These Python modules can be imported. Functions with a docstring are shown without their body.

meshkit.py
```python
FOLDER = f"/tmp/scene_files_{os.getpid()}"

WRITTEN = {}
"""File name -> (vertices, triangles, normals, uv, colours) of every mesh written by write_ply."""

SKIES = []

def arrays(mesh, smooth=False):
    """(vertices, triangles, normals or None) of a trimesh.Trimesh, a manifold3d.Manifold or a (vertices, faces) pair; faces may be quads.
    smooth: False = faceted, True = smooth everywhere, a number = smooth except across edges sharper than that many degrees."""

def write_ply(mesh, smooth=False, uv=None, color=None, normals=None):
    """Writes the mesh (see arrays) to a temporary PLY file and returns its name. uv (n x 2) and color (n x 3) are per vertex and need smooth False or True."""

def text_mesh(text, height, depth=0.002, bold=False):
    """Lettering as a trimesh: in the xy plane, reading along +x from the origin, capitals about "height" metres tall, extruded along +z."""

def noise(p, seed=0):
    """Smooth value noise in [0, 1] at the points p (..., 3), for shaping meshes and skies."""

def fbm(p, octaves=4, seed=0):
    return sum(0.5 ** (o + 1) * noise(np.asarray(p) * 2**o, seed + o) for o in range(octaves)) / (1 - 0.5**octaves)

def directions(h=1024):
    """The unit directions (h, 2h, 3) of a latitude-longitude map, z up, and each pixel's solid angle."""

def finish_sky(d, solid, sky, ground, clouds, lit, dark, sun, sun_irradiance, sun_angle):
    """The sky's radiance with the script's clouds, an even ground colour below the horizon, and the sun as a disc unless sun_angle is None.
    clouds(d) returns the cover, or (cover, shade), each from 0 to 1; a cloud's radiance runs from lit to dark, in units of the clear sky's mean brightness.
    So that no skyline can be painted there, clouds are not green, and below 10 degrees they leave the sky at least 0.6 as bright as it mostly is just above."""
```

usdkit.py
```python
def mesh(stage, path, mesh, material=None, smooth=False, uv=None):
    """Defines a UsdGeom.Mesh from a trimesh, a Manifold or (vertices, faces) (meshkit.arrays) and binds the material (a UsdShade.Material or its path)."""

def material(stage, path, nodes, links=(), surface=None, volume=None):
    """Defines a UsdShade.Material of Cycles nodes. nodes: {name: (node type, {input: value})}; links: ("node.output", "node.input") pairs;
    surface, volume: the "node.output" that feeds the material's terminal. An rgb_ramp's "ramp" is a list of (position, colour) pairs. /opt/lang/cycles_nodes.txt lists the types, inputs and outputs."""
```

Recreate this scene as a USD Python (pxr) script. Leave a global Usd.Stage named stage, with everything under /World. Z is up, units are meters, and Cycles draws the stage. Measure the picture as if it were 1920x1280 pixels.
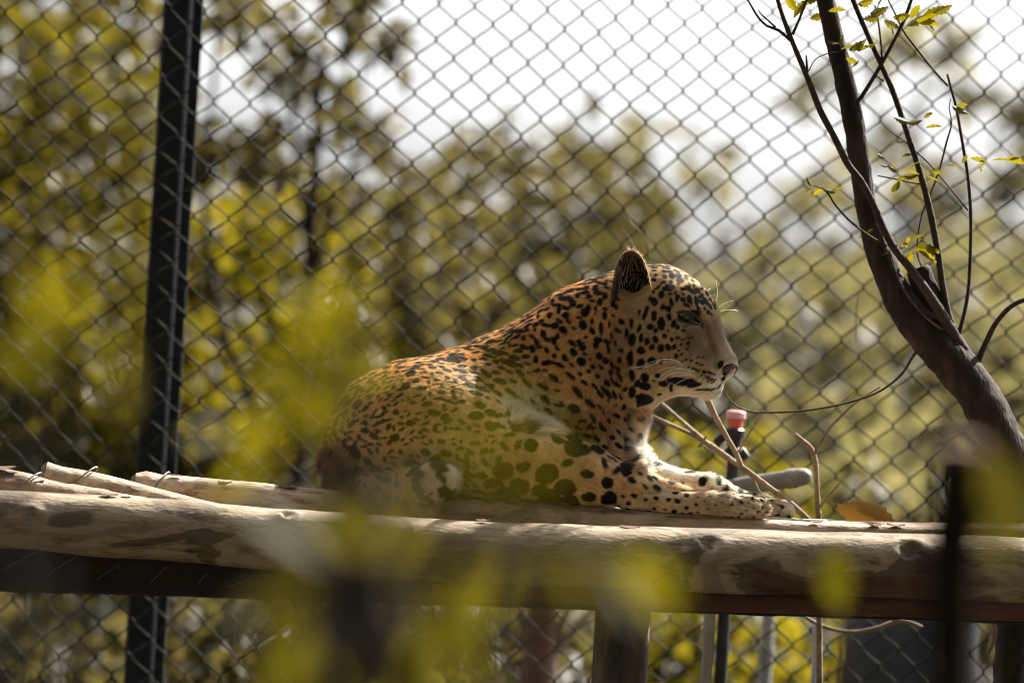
import math, random
import numpy as np
import trimesh
import usdkit, meshkit
from scipy.spatial import cKDTree
from pxr import Usd, UsdGeom, UsdLux, UsdShade, Sdf, Gf, Vt

stage = Usd.Stage.CreateInMemory()
UsdGeom.SetStageUpAxis(stage, UsdGeom.Tokens.z)
UsdGeom.SetStageMetersPerUnit(stage, 1.0)
UsdGeom.Xform.Define(stage, '/World')
UsdGeom.Scope.Define(stage, '/World/Looks')
_T = Sdf.ValueTypeNames
rng = np.random.default_rng(7)

# ------------------------------------------------------------------ camera, sky, sun
FOCUS = 10.67
ROLL = math.radians(3.4)
CAM = np.array([0.0, -FOCUS, 2.30])
R_ = np.array([math.cos(ROLL), 0, math.sin(ROLL)])
U_ = np.array([-math.sin(ROLL), 0, math.cos(ROLL)])
F_ = np.array([0.0, 1.0, 0.0])
EXPOSURE = 2.2
SUN_DIR = np.array([0.55, 0.66, 0.86]); SUN_DIR /= np.linalg.norm(SUN_DIR)
SUN_INT = 1.25
SKY = 0.05
CLOUD = 1.36

cam = UsdGeom.Camera.Define(stage, '/World/camera')
cam.AddTransformOp().Set(Gf.Matrix4d(*R_, 0, *U_, 0, *(-F_), 0, *CAM, 1))
cam.CreateHorizontalApertureAttr(36.0)
cam.CreateVerticalApertureAttr(24.0)
cam.CreateFocalLengthAttr(36.0 * FOCUS / 1.92)
cam.CreateFStopAttr(3.2)
cam.CreateFocusDistanceAttr(FOCUS - 0.07)
cam.CreateClippingRangeAttr((0.1, 5000.0))
cam.CreateExposureAttr(EXPOSURE)


def P(px, py, d=0.0):
    """The point that lies d metres behind the focus plane on the line of sight at (px, py) of the 1920 x 1280 photograph."""
    s = (FOCUS + d) / FOCUS
    return CAM + F_ * (FOCUS + d) + R_ * ((px - 960) / 1000.0 * s) + U_ * ((640 - py) / 1000.0 * s)


def S(px, d=0.0):
    return px / 1000.0 * (FOCUS + d) / FOCUS


sun = UsdLux.DistantLight.Define(stage, '/World/sun')
sun.CreateIntensityAttr(SUN_INT)
sun.CreateAngleAttr(0.6)
sun.CreateNormalizeAttr(True)
sun.CreateColorAttr(Gf.Vec3f(1.0, 0.93, 0.82))
zl = SUN_DIR
xl = np.cross([0, 0, 1.0], zl); xl /= np.linalg.norm(xl)
yl = np.cross(zl, xl)
sun.AddTransformOp().Set(Gf.Matrix4d(*xl, 0, *yl, 0, *zl, 0, 0, 0, 40, 1))

elev = math.asin(SUN_DIR[2]); rot = math.atan2(SUN_DIR[0], SUN_DIR[1])
dome = UsdLux.DomeLight.Define(stage, '/World/sky')
dome.GetPrim().SetCustomDataByKey('kind', 'structure')
skymat = usdkit.material(stage, '/World/Looks/sky', {
    'sky': ('sky_texture', {'sky_type': 'single_scattering', 'sun_disc': False, 'sun_elevation': elev, 'sun_rotation': rot, 'aerosol_density': 4.0}),
    'tc': ('texture_coordinate', {}),
    'mp': ('mapping', {'scale': (1.0, 1.0, 2.2)}),
    'n': ('noise_texture', {'scale': 2.3, 'detail': 5.0, 'roughness': 0.55}),
    'r': ('rgb_ramp', {'ramp': [(0.2, (0.75, 0.75, 0.75)), (0.5, (1, 1, 1))]}),
    'n2': ('noise_texture', {'scale': 14.0, 'detail': 4.0, 'roughness': 0.5}),
    'c': ('rgb_ramp', {'ramp': [(0.3, (CLOUD * 0.8, CLOUD * 0.815, CLOUD * 0.84)), (0.6, (CLOUD, CLOUD, CLOUD))]}),
    'bw': ('rgb_to_bw', {}),
    'cl': ('mix', {'mix_type': 'multiply', 'fac': 1.0}),
    'm': ('mix', {'mix_type': 'mix'}),
    'b': ('background_shader', {'strength': SKY}),
}, [('tc.generated', 'mp.vector'), ('mp.vector', 'n.vector'), ('mp.vector', 'n2.vector'), ('n.fac', 'r.fac'), ('n2.fac', 'c.fac'), ('r.color', 'm.fac'),
    ('sky.color', 'bw.color'), ('bw.val', 'cl.color1'), ('c.color', 'cl.color2'), ('sky.color', 'm.color1'), ('cl.color', 'm.color2'), ('m.color', 'b.color')], surface='b.background')
UsdShade.MaterialBindingAPI.Apply(dome.GetPrim()).Bind(skymat)

# ------------------------------------------------------------------ helpers
used = {}


def numbered(parent, name):
    k = (parent, name)
    used[k] = used.get(k, -1) + 1
    return name if used[k] == 0 else f'{name}_{used[k]:03d}'


def tag(prim, label=None, cat=None, group=None, kind=None):
    p = prim.GetPrim() if hasattr(prim, 'GetPrim') else prim
    for k, v in (('label', label), ('category', cat), ('group', group), ('kind', kind)):
        if v:
            p.SetCustomDataByKey(k, v)
    return prim


def thing(name, label, cat, group=None, kind=None):
    path = '/World/' + numbered('/World', name)
    return tag(UsdGeom.Xform.Define(stage, path), label, cat, group, kind)


def part(name, mesh, mat, parent=None, smooth=False, label=None, cat=None, group=None, kind=None):
    pp = '/World' if parent is None else str(parent.GetPath())
    m = usdkit.mesh(stage, pp + '/' + numbered(pp, name), mesh, mat, smooth=smooth)
    return tag(m, label, cat, group, kind)


def join(ms):
    v, f, n = [], [], 0
    for a, b in ms:
        v.append(a); f.append(np.asarray(b) + n); n += len(a)
    return np.vstack(v), np.vstack(f)


def resample(pts, step, cols=None):
    """Catmull-Rom through the control rows (x, y, z, r, ...), spaced about step apart."""
    pts = np.asarray(pts, float)
    if len(pts) < 2:
        return pts
    e = np.vstack([2 * pts[0] - pts[1], pts, 2 * pts[-1] - pts[-2]])
    out = []
    for i in range(1, len(e) - 2):
        p0, p1, p2, p3 = e[i - 1], e[i], e[i + 1], e[i + 2]
        n = max(1, int(np.linalg.norm(p2[:3] - p1[:3]) / step))
        t = (np.arange(n) / n)[:, None]
        out.append(0.5 * ((2 * p1) + (-p0 + p2) * t + (2 * p0 - 5 * p1 + 4 * p2 - p3) * t ** 2 + (-p0 + 3 * p1 - 3 * p2 + p3) * t ** 3))
    out.append(pts[-1:])
    return np.vstack(out)


def tube(points, radii, sides=8, bump=0.0, bscale=20.0, seed=0, cap=True, facets=None):
    """A tube along the points with parallel-transported rings, rough by bump (a share of the radius)."""
    p = np.asarray(points, float)
    r = np.broadcast_to(np.asarray(radii, float), (len(p),))
    t = np.gradient(p, axis=0)
    t /= np.linalg.norm(t, axis=1, keepdims=True) + 1e-12
    a = np.cross(t[0], [0, 0, 1.0] if abs(t[0][2]) < 0.9 else [1.0, 0, 0])
    a /= np.linalg.norm(a)
    A = []
    for k in range(len(p)):
        a = a - t[k] * (a @ t[k]); a /= np.linalg.norm(a) + 1e-12
        A.append(a)
    A = np.array(A); B = np.cross(t, A)
    th = np.arange(sides) * 2 * np.pi / sides
    ring = np.cos(th)[None, :, None] * A[:, None] + np.sin(th)[None, :, None] * B[:, None]
    rr = np.repeat(r[:, None], sides, 1)
    if bump:
        q = p[:, None] + ring * rr[..., None]
        rr = rr * (1 + bump * (meshkit.fbm(q * bscale + 100, 3, seed) - 0.5) * 2)
    v = (p[:, None] + ring * rr[..., None]).reshape(-1, 3)
    i, j = np.meshgrid(np.arange(len(p) - 1), np.arange(sides), indexing='ij')
    q = np.stack([i * sides + j, i * sides + (j + 1) % sides, (i + 1) * sides + (j + 1) % sides, (i + 1) * sides + j], -1).reshape(-1, 4)
    f = np.vstack([q[:, [0, 1, 2]], q[:, [0, 2, 3]]])
    if cap:
        n = len(v)
        v = np.vstack([v, p[:1], p[-1:]])
        j = np.arange(sides); k = (j + 1) % sides
        o = (len(p) - 1) * sides
        f = np.vstack([f, np.stack([np.full(sides, n), k, j], 1), np.stack([np.full(sides, n + 1), o + j, o + k], 1)])
    return v, f


def pix_tube(rows, d, step=0.02, sides=8, bump=0.0, bscale=20.0, seed=0):
    """rows of (px, py, width in px[, extra depth])."""
    pts = []
    for row in rows:
        dd = d + (row[3] if len(row) > 3 else 0.0)
        pts.append([*P(row[0], row[1], dd), S(row[2], dd) / 2])
    c = resample(pts, step)
    return tube(c[:, :3], np.maximum(c[:, 3], 0.0004), sides, bump, bscale, seed)


def box(cx, cy, cz, sx, sy, sz, bevel=0.0):
    import manifold3d as m3
    if bevel <= 0:
        m = trimesh.creation.box((sx, sy, sz))
        return np.array(m.vertices) + [cx, cy, cz], np.array(m.faces)
    b = bevel
    hull = np.array([[x * (sx / 2 - b * (k != 0)), y * (sy / 2 - b * (k != 1)), z * (sz / 2 - b * (k != 2))] for x in (-1, 1) for y in (-1, 1) for z in (-1, 1) for k in range(3)])
    m = trimesh.convex.convex_hull(hull)
    return np.array(m.vertices) + [cx, cy, cz], np.array(m.faces)


def lathe(profile, segs=20):
    """profile: (radius, height) rows -> mesh about z."""
    pr = np.asarray(profile, float)
    th = np.arange(segs) * 2 * np.pi / segs
    v = np.stack([pr[:, 0][:, None] * np.cos(th), pr[:, 0][:, None] * np.sin(th), np.repeat(pr[:, 1][:, None], segs, 1)], -1).reshape(-1, 3)
    i, j = np.meshgrid(np.arange(len(pr) - 1), np.arange(segs), indexing='ij')
    q = np.stack([i * segs + j, i * segs + (j + 1) % segs, (i + 1) * segs + (j + 1) % segs, (i + 1) * segs + j], -1).reshape(-1, 4)
    return v, np.vstack([q[:, [0, 1, 2]], q[:, [0, 2, 3]]])


def mat(name, nodes, links, surface):
    return usdkit.material(stage, '/World/Looks/' + name, nodes, links, surface=surface)


def noisy(name, ramp, scale=8.0, rough=0.8, detail=5.0, bump=0.0, bscale=40.0, mscale=(1, 1, 1), spec=0.3, metallic=0.0, bdist=0.01):
    nodes = {'g': ('geometry', {}), 'mp': ('mapping', {'scale': mscale}), 'n': ('noise_texture', {'scale': scale, 'detail': detail, 'roughness': 0.6}),
             'r': ('rgb_ramp', {'ramp': ramp}), 'p': ('principled_bsdf', {'roughness': rough, 'specular_ior_level': spec, 'metallic': metallic})}
    links = [('g.position', 'mp.vector'), ('mp.vector', 'n.vector'), ('n.fac', 'r.fac'), ('r.color', 'p.base_color')]
    if bump:
        nodes['n2'] = ('noise_texture', {'scale': bscale, 'detail': 4.0})
        nodes['b'] = ('bump', {'strength': bump, 'distance': bdist})
        links += [('mp.vector', 'n2.vector'), ('n2.fac', 'b.height'), ('b.normal', 'p.normal')]
    return mat(name, nodes, links, 'p.BSDF')


def leaf_mat(name, ramp, trans=0.45, tgain=(1.6, 1.5, 0.6), rough=0.55, spec=0.3):
    """Leaves: colour by leaf, part of the light passes through."""
    return mat(name, {
        'g': ('geometry', {}), 'n': ('noise_texture', {'scale': 1.3, 'detail': 2.0}), 'a': ('math', {'math_type': 'multiply_add', 'value2': 0.6, 'value3': 0.0}),
        'a2': ('math', {'math_type': 'multiply_add', 'value2': 0.55}), 'r': ('rgb_ramp', {'ramp': ramp}),
        'p': ('principled_bsdf', {'roughness': rough, 'specular_ior_level': spec}), 'tg': ('mix', {'mix_type': 'multiply', 'fac': 1.0, 'color2': tgain}),
        't': ('translucent_bsdf', {}), 'm': ('mix_closure', {'fac': trans})},
        [('g.random_per_island', 'a.value1'), ('g.position', 'n.vector'), ('n.fac', 'a2.value1'), ('a.value', 'a2.value3'), ('a2.value', 'r.fac'), ('r.color', 'p.base_color'),
         ('r.color', 'tg.color1'), ('tg.color', 't.color'), ('p.BSDF', 'm.closure1'), ('t.BSDF', 'm.closure2')], 'm.closure')
# ------------------------------------------------------------------ materials
M_ground = noisy('ground', [(0.3, (0.014, 0.012, 0.007)), (0.6, (0.036, 0.030, 0.017))], 1.2, 0.95, bump=0.5, bscale=9)
M_bark = noisy('bark', [(0.3, (0.007, 0.005, 0.004)), (0.52, (0.020, 0.013, 0.009)), (0.72, (0.055, 0.039, 0.027))], 22, 0.9, bump=0.7, bscale=70, mscale=(1, 1, 0.4))
M_twig = noisy('twig', [(0.3, (0.016, 0.011, 0.008)), (0.7, (0.05, 0.034, 0.023))], 30, 0.8, bump=0.3, bscale=90)
M_deadtwig = noisy('dead_twig', [(0.3, (0.10, 0.07, 0.045)), (0.7, (0.24, 0.18, 0.12))], 30, 0.85, bump=0.3, bscale=90)
M_steel = noisy('painted_steel', [(0.35, (0.006, 0.007, 0.0095)), (0.6, (0.011, 0.0125, 0.017)), (0.75, (0.025, 0.024, 0.023))], 9, 0.5, bump=0.15, bscale=60, spec=0.25)
M_wire = noisy('old_wire', [(0.3, (0.012, 0.012, 0.012)), (0.7, (0.035, 0.034, 0.032))], 18, 0.8, spec=0.1)
M_tiewire = noisy('tie_wire', [(0.3, (0.09, 0.09, 0.09)), (0.7, (0.2, 0.19, 0.18))], 25, 0.45, metallic=0.7)
M_leaf_y = leaf_mat('leaf_yellow', [(0.2, (0.045, 0.040, 0.009)), (0.5, (0.135, 0.117, 0.012)), (0.85, (0.36, 0.30, 0.010))], 0.55, (2.0, 1.85, 0.6))
M_leaf_o = leaf_mat('leaf_olive', [(0.2, (0.035, 0.032, 0.016)), (0.55, (0.095, 0.084, 0.032)), (0.85, (0.26, 0.225, 0.04))], 0.5, (1.7, 1.55, 0.9))
M_leaf_g = leaf_mat('leaf_grey', [(0.2, (0.065, 0.062, 0.038)), (0.55, (0.155, 0.142, 0.075)), (0.85, (0.34, 0.295, 0.11))], 0.5, (1.6, 1.5, 1.0))
M_leaf_d = leaf_mat('leaf_yellow_dark', [(0.2, (0.035, 0.031, 0.009)), (0.55, (0.10, 0.088, 0.013)), (0.9, (0.31, 0.26, 0.010))], 0.5, (1.9, 1.75, 0.6))  # darker copy of the yellow leaf, standing for vignette at far left
M_leaf_s = leaf_mat('leaf_shade_painted', [(0.2, (0.022, 0.020, 0.007)), (0.6, (0.05, 0.045, 0.010)), (0.9, (0.11, 0.095, 0.010))], 0.3)  # leaf colour darkened to stand for low leaves in shade
M_leaf_f = leaf_mat('leaf_near', [(0.2, (0.06, 0.053, 0.005)), (0.5, (0.16, 0.138, 0.006)), (0.85, (0.38, 0.32, 0.007))], 0.55, (1.8, 1.7, 0.6))

# ------------------------------------------------------------------ ground
g = np.linspace(-1, 1, 61)
gx, gy = np.meshgrid(np.sign(g) * np.abs(g) ** 2.2 * 600, np.sign(g) * np.abs(g) ** 2.2 * 600, indexing='ij')
gz = 0.25 * (meshkit.fbm(np.stack([gx, gy, 0 * gx], -1) * 0.25 + 50, 3, 3) - 0.5)
far = np.clip((np.hypot(gx, gy) - 60) / 400, 0, 1)
gz = gz + far * 6
i, j = np.meshgrid(np.arange(60), np.arange(60), indexing='ij')
q = np.stack([i * 61 + j, (i + 1) * 61 + j, (i + 1) * 61 + j + 1, i * 61 + j + 1], -1).reshape(-1, 4)
part('ground', (np.stack([gx, gy, gz], -1).reshape(-1, 3), q), M_ground, smooth=True, label='bare brown earth under the enclosure and the bushes', cat='ground', kind='structure')


# ------------------------------------------------------------------ trees behind the fence
def leaf_cloud(clumps, size, seed, droop=0.3):
    """Leaf-sized faces through the clumps (px, py, d, rx px, ry px, rd m, n): each leaf a folded pointed blade of four triangles."""
    r = np.random.default_rng(seed)
    C, Lf = [], []
    for px, py, d, rx, ry, rd, n in clumps:
        sub = max(4, n // 22)
        u = r.normal(size=(sub, 3)); u /= np.linalg.norm(u, axis=1, keepdims=True)
        u *= (r.random((sub, 1)) ** 0.36) * 1.12
        k = r.integers(0, sub, n)
        o = u[k] + r.normal(size=(n, 3)) * 0.21
        c = P(px, py, d)
        off = o[:, :1] * S(rx, d) * R_ + o[:, 1:2] * S(ry, d) * U_ + o[:, 2:3] * rd * F_
        C.append(c + off)
    C = np.vstack(C); n = len(C)
    C[:, 2] = np.maximum(C[:, 2], 0.04)
    L = size * (0.6 + 0.8 * r.random(n))
    ax = r.normal(size=(n, 3)); ax[:, 2] -= droop
    ax /= np.linalg.norm(ax, axis=1, keepdims=True)
    nb = r.normal(size=(n, 3)); nb[:, 2] += 0.8
    sd = np.cross(ax, nb); sd /= np.linalg.norm(sd, axis=1, keepdims=True)
    up = np.cross(sd, ax)
    w = L * 0.27
    a = C; b = C + ax * (L * 0.45)[:, None] + sd * w[:, None] + up * (w * 0.35)[:, None]
    e = C + ax * (L * 0.45)[:, None] - sd * w[:, None] + up * (w * 0.35)[:, None]
    t = C + ax * L[:, None] - up * (L * 0.12)[:, None]
    mdl = C + ax * (L * 0.45)[:, None]
    v = np.stack([a, b, t, e, mdl], 1).reshape(-1, 3)
    o = (np.arange(n) * 5)[:, None]
    f = np.vstack([o + [0, 1, 4], o + [1, 2, 4], o + [2, 3, 4], o + [3, 0, 4]])
    return (v, f), C


def tree(name, label, cat, clumps, size, mleaf, base, seed, trunk_r=0.07, group=None, mbark=None, limbs=True):
    """base: (px, d) of the trunk's foot; every clump hangs on a limb of its own."""
    t = thing(name, label, cat, group)
    r = np.random.default_rng(seed + 5)
    foot = P(base[0], 1000, base[1]); foot[2] = -0.05
    cs = [P(c[0], c[1], c[2]) for c in clumps]
    mid = np.mean(cs, 0)
    top = foot * 0.25 + mid * 0.75
    c1 = resample([[*foot, trunk_r], [*(foot * 0.6 + top * 0.4 + r.normal(size=3) * 0.06), trunk_r * 0.8], [*top, trunk_r * 0.5], [*(mid + [0, 0, 0.2]), trunk_r * 0.3]], 0.15)
    part('trunk', tube(c1[:, :3], c1[:, 3], 8, 0.12, 6.0, seed), mbark or M_bark, t, smooth=True)
    if limbs:
        for c in cs:
            k = len(c1) // 2 + int(r.integers(0, max(1, len(c1) // 2 - 1)))
            s = c1[k]
            m = (s[:3] + c) / 2 + r.normal(size=3) * 0.08 + [0, 0, -0.05]
            l = resample([[*s[:3], s[3] * 0.7], [*m, s[3] * 0.45], [*c, s[3] * 0.18]], 0.12)
            part('branch', tube(l[:, :3], np.maximum(l[:, 3], 0.004), 6), mbark or M_bark, t, smooth=True)
    mesh, C = leaf_cloud(clumps, size, seed)
    part('crown', mesh, mleaf, t, kind='stuff')
    return t


# left thicket, yellow-green and sunlit through
tree('leafy_tree', 'bushy yellow leaved tree filling the far left edge beyond the fence', 'tree', [
    (20, 100, 11.0, 190, 200, 0.9, 952), (180, 60, 12.0, 160, 150, 0.8, 561), (60, 420, 10.5, 200, 200, 0.9, 952), (200, 330, 11.4, 150, 170, 0.8, 680),
    (60, 760, 10.5, 200, 210, 0.9, 952), (190, 640, 10, 140, 150, 0.7, 561), (40, 1120, 11, 240, 200, 0.9, 884)], 0.105, M_leaf_d, (60, 11.0), 11, 0.08)
tree('leafy_tree', 'yellow green bushy tree right of the dark steel fence post', 'tree', [
    (440, 450, 11.4, 150, 140, 0.8, 430), (560, 440, 12.0, 150, 110, 0.8, 200), (700, 500, 12.4, 110, 110, 0.8, 240), (420, 640, 10.8, 170, 170, 0.8, 748), (580, 560, 11.6, 150, 140, 0.8, 561),
    (480, 840, 11.0, 190, 180, 0.9, 748), (430, 1120, 11.2, 200, 190, 0.9, 714), (640, 760, 12.2, 150, 160, 0.8, 476)], 0.105, M_leaf_y, (470, 11.4), 23, 0.08)
tree('leafy_tree', 'dark leafy tree with a hanging bough against the white sky upper left', 'tree', [
    (410, 20, 8.0, 100, 50, 0.5, 119), (560, 20, 8.0, 130, 50, 0.5, 136), (680, 110, 8.4, 70, 90, 0.4, 102), (540, 170, 8.6, 120, 60, 0.5, 102), (640, 240, 8.2, 90, 70, 0.5, 136),
    (700, 340, 8.6, 110, 70, 0.5, 153), (430, 290, 8.2, 110, 70, 0.5, 187), (800, 400, 8.8, 90, 70, 0.5, 136)], 0.085, M_leaf_o, (560, 9.0), 37, 0.05)
tree('leafy_tree', 'olive leafy tree rising behind the back and head of the leopard', 'tree', [
    (1040, 280, 13, 140, 80, 0.9, 150), (900, 360, 12, 120, 90, 0.8, 210), (1060, 420, 12, 160, 90, 0.8, 430), (1180, 440, 13, 80, 90, 0.8, 190), (840, 520, 11, 150, 110, 0.8, 560),
    (1000, 560, 11.5, 200, 140, 0.9, 1156), (820, 680, 10.5, 190, 140, 0.8, 952)], 0.11, M_leaf_o, (960, 12), 41, 0.10)
tree('slender_tree', 'pale grey green tree with a thin crown behind the head of the leopard', 'tree', [
    (1270, 590, 20, 150, 100, 1.2, 320), (1420, 560, 20, 150, 90, 1.2, 240), (1400, 690, 19, 200, 140, 1.2, 620), (1240, 330, 22, 70, 90, 1.0, 50), (1450, 410, 22, 110, 80, 1.0, 40)], 0.19, M_leaf_g, (1350, 20), 53, 0.12)
tree('slender_tree', 'pale yellow green tree behind the bent trunk at right', 'tree', [
    (1620, 640, 17, 180, 140, 1.1, 520), (1820, 600, 18, 180, 120, 1.1, 460), (1700, 790, 16, 220, 160, 1.1, 700), (1880, 760, 17, 160, 160, 1.1, 480), (1560, 850, 15, 160, 120, 0.9, 420)], 0.17, M_leaf_g, (1720, 17), 61, 0.11)
tree('slender_tree', 'tall thin tree with sparse tufts against the sky at upper right', 'tree', [
    (1730, 130, 26, 90, 70, 1.2, 80), (1870, 220, 26, 80, 90, 1.2, 80), (1510, 150, 27, 60, 60, 1.0, 26), (1840, 420, 25, 120, 110, 1.2, 130), (1620, 330, 27, 90, 90, 1.2, 40)], 0.22, M_leaf_g, (1790, 26), 67, 0.09)
tree('low_shrub', 'low olive undergrowth seen under the platform left of its middle post', 'shrub', [
    (640, 1130, 6.0, 170, 150, 0.6, 420), (820, 1180, 7.0, 170, 120, 0.6, 330), (1040, 1220, 7.0, 170, 110, 0.6, 420), (720, 960, 7.4, 180, 130, 0.6, 380), (300, 1230, 7.0, 200, 110, 0.6, 420), (80, 1250, 7.5, 200, 100, 0.6, 380), (500, 1240, 7.2, 160, 110, 0.6, 340)], 0.10, M_leaf_o, (760, 6.6), 71, 0.03)
tree('low_shrub', 'low yellow shrub seen under the platform right of its middle post', 'shrub', [
    (1340, 1220, 6.5, 170, 120, 0.6, 620), (1280, 960, 8.5, 180, 120, 0.7, 420), (1480, 1010, 9.0, 170, 110, 0.7, 360), (1480, 1270, 7, 120, 60, .5, 160)], 0.10, M_leaf_y, (1330, 7.0), 73, 0.03)
tree('low_shrub', 'dull grey green shrub seen under the platform near the right edge', 'shrub', [
    (1700, 980, 8.5, 190, 120, 0.7, 420), (1860, 1060, 8.0, 150, 140, 0.7, 360), (1640, 1150, 9.5, 170, 110, 0.7, 260)], 0.11, M_leaf_g, (1760, 8.5), 79, 0.03)
# the far wood that closes the view low down
r0 = np.random.default_rng(5)
far_cl = []
for k in range(26):
    px = -250 + k * 95 + r0.normal() * 20
    h = 560 if px < 800 else 640
    far_cl.append((px, h + r0.normal() * 35, 30 + r0.random() * 8, 110, 110, 2.0, 170))
    far_cl.append((px, 860, 30 + r0.random() * 8, 130, 150, 2.0, 190))
mesh, _ = leaf_cloud(far_cl, 0.36, 91)
# unseen leaves round and behind the camera, darkening the sides that face it
rw = np.random.default_rng(17)
nW = 26000
az = rw.uniform(math.radians(50), math.radians(310), nW)      # measured from the view's direction
rad = 13 + 5 * rw.random(nW); hgt = 27 * rw.random(nW) ** 0.9
Cw = np.stack([CAM[0] + np.sin(az) * rad, CAM[1] + np.cos(az) * rad, hgt], 1)
Cw[:, 2] *= 0.75 + 0.5 * meshkit.fbm(np.stack([az * 3, 0 * az, 0 * az], -1) + 9, 3, 2)
Lw = 0.6 + 0.6 * rw.random(nW)
a1 = rw.normal(size=(nW, 3)); a1 /= np.linalg.norm(a1, axis=1, keepdims=True)
a2 = np.cross(a1, rw.normal(size=(nW, 3))); a2 /= np.linalg.norm(a2, axis=1, keepdims=True)
vw = np.stack([Cw, Cw + a1 * (Lw * 0.5)[:, None] + a2 * (Lw * 0.3)[:, None], Cw + a1 * Lw[:, None], Cw + a1 * (Lw * 0.5)[:, None] - a2 * (Lw * 0.3)[:, None]], 1).reshape(-1, 3)
ow = (np.arange(nW) * 4)[:, None]
mesh = join([mesh, (vw, np.vstack([ow + [0, 1, 2], ow + [0, 2, 3]]))])
part('far_wood_and_unseen_ring', mesh, M_leaf_o, label='far off olive wood reading as one mass low behind everything, plus an unseen ring of leaves that dims the near sides', cat='wood', kind='stuff')

# ------------------------------------------------------------------ chain-link fence
fence = thing('chain_link_fence', 'tall grey chain link fence with a dark steel post behind the leopard', 'fence')
FD = 1.55
W, H = S(66.5, FD), S(64.0, FD)


def fence_point(x, z):
    """The mesh hangs a little slack: x along, z up, in the fence's own plane."""
    q = np.stack([x, 0 * x, z], -1)
    y = 0.14 * (meshkit.fbm(q * 0.9 + 11, 2, 5) - 0.5)
    dx = 0.045 * (meshkit.fbm(q * 2.2 + 31, 3, 6) - 0.5)
    dz = 0.045 * (meshkit.fbm(q * 2.2 + 71, 3, 8) - 0.5)
    return np.stack([x + dx, FD + y, z + dz], -1)


wr = 0.0019
x0, x1 = -1.65, 1.65
nw = int((x1 - x0) / (W / 2))
zb, zt = 0.04, 3.3
nz = int((zt - zb) / (H / 2))
for k in range(nw):
    xs, zs, ys = [], [], []
    for m in range(nz + 1):
        right = (m + k) % 2
        z = zt - m * H / 2
        xx = x0 + k * W / 2 + (W / 2 if right else 0)
        # the bend: a short hook round the neighbour wire
        e = 0.17
        sgn = 1 if right else -1
        xs += [xx - sgn * W / 2 * (e - 0.08), xx + sgn * wr * 0.7, xx + sgn * wr * 0.7, xx - sgn * W / 2 * (e - 0.08)]
        zs += [z + H / 2 * e, z + H / 2 * 0.07, z - H / 2 * 0.07, z - H / 2 * e]
        ys += [sgn * wr * 1.1, wr * 0.5, -wr * 0.5, -sgn * wr * 1.1]
    pts = fence_point(np.array(xs), np.array(zs))
    pts[:, 1] += np.array(ys)
    part('wire', tube(pts, wr, 5), M_wire, fence, smooth=True)
# the post: a square hollow section, a hand's breadth behind the mesh
pt = P(333, 0, FD + 0.05); pb = P(258, 1280, FD + 0.05)
pc = (pt + pb) / 2
part('post', box(pc[0], pc[1] + 0.035, 1.7, 0.062, 0.062, 3.6, 0.006), M_steel, fence)
# the post's right face in light, drawn as an added strip of paler steel
part('post_lit_face_strip', box(pc[0] + 0.031 + 0.011, pc[1] + 0.058, 1.7, 0.021, 0.014, 3.6, 0.001), noisy('lit_face_steel', [(0.3, (0.02, 0.022, 0.027)), (0.7, (0.04, 0.043, 0.05))], 14, 0.8, spec=0.1), fence)
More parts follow.
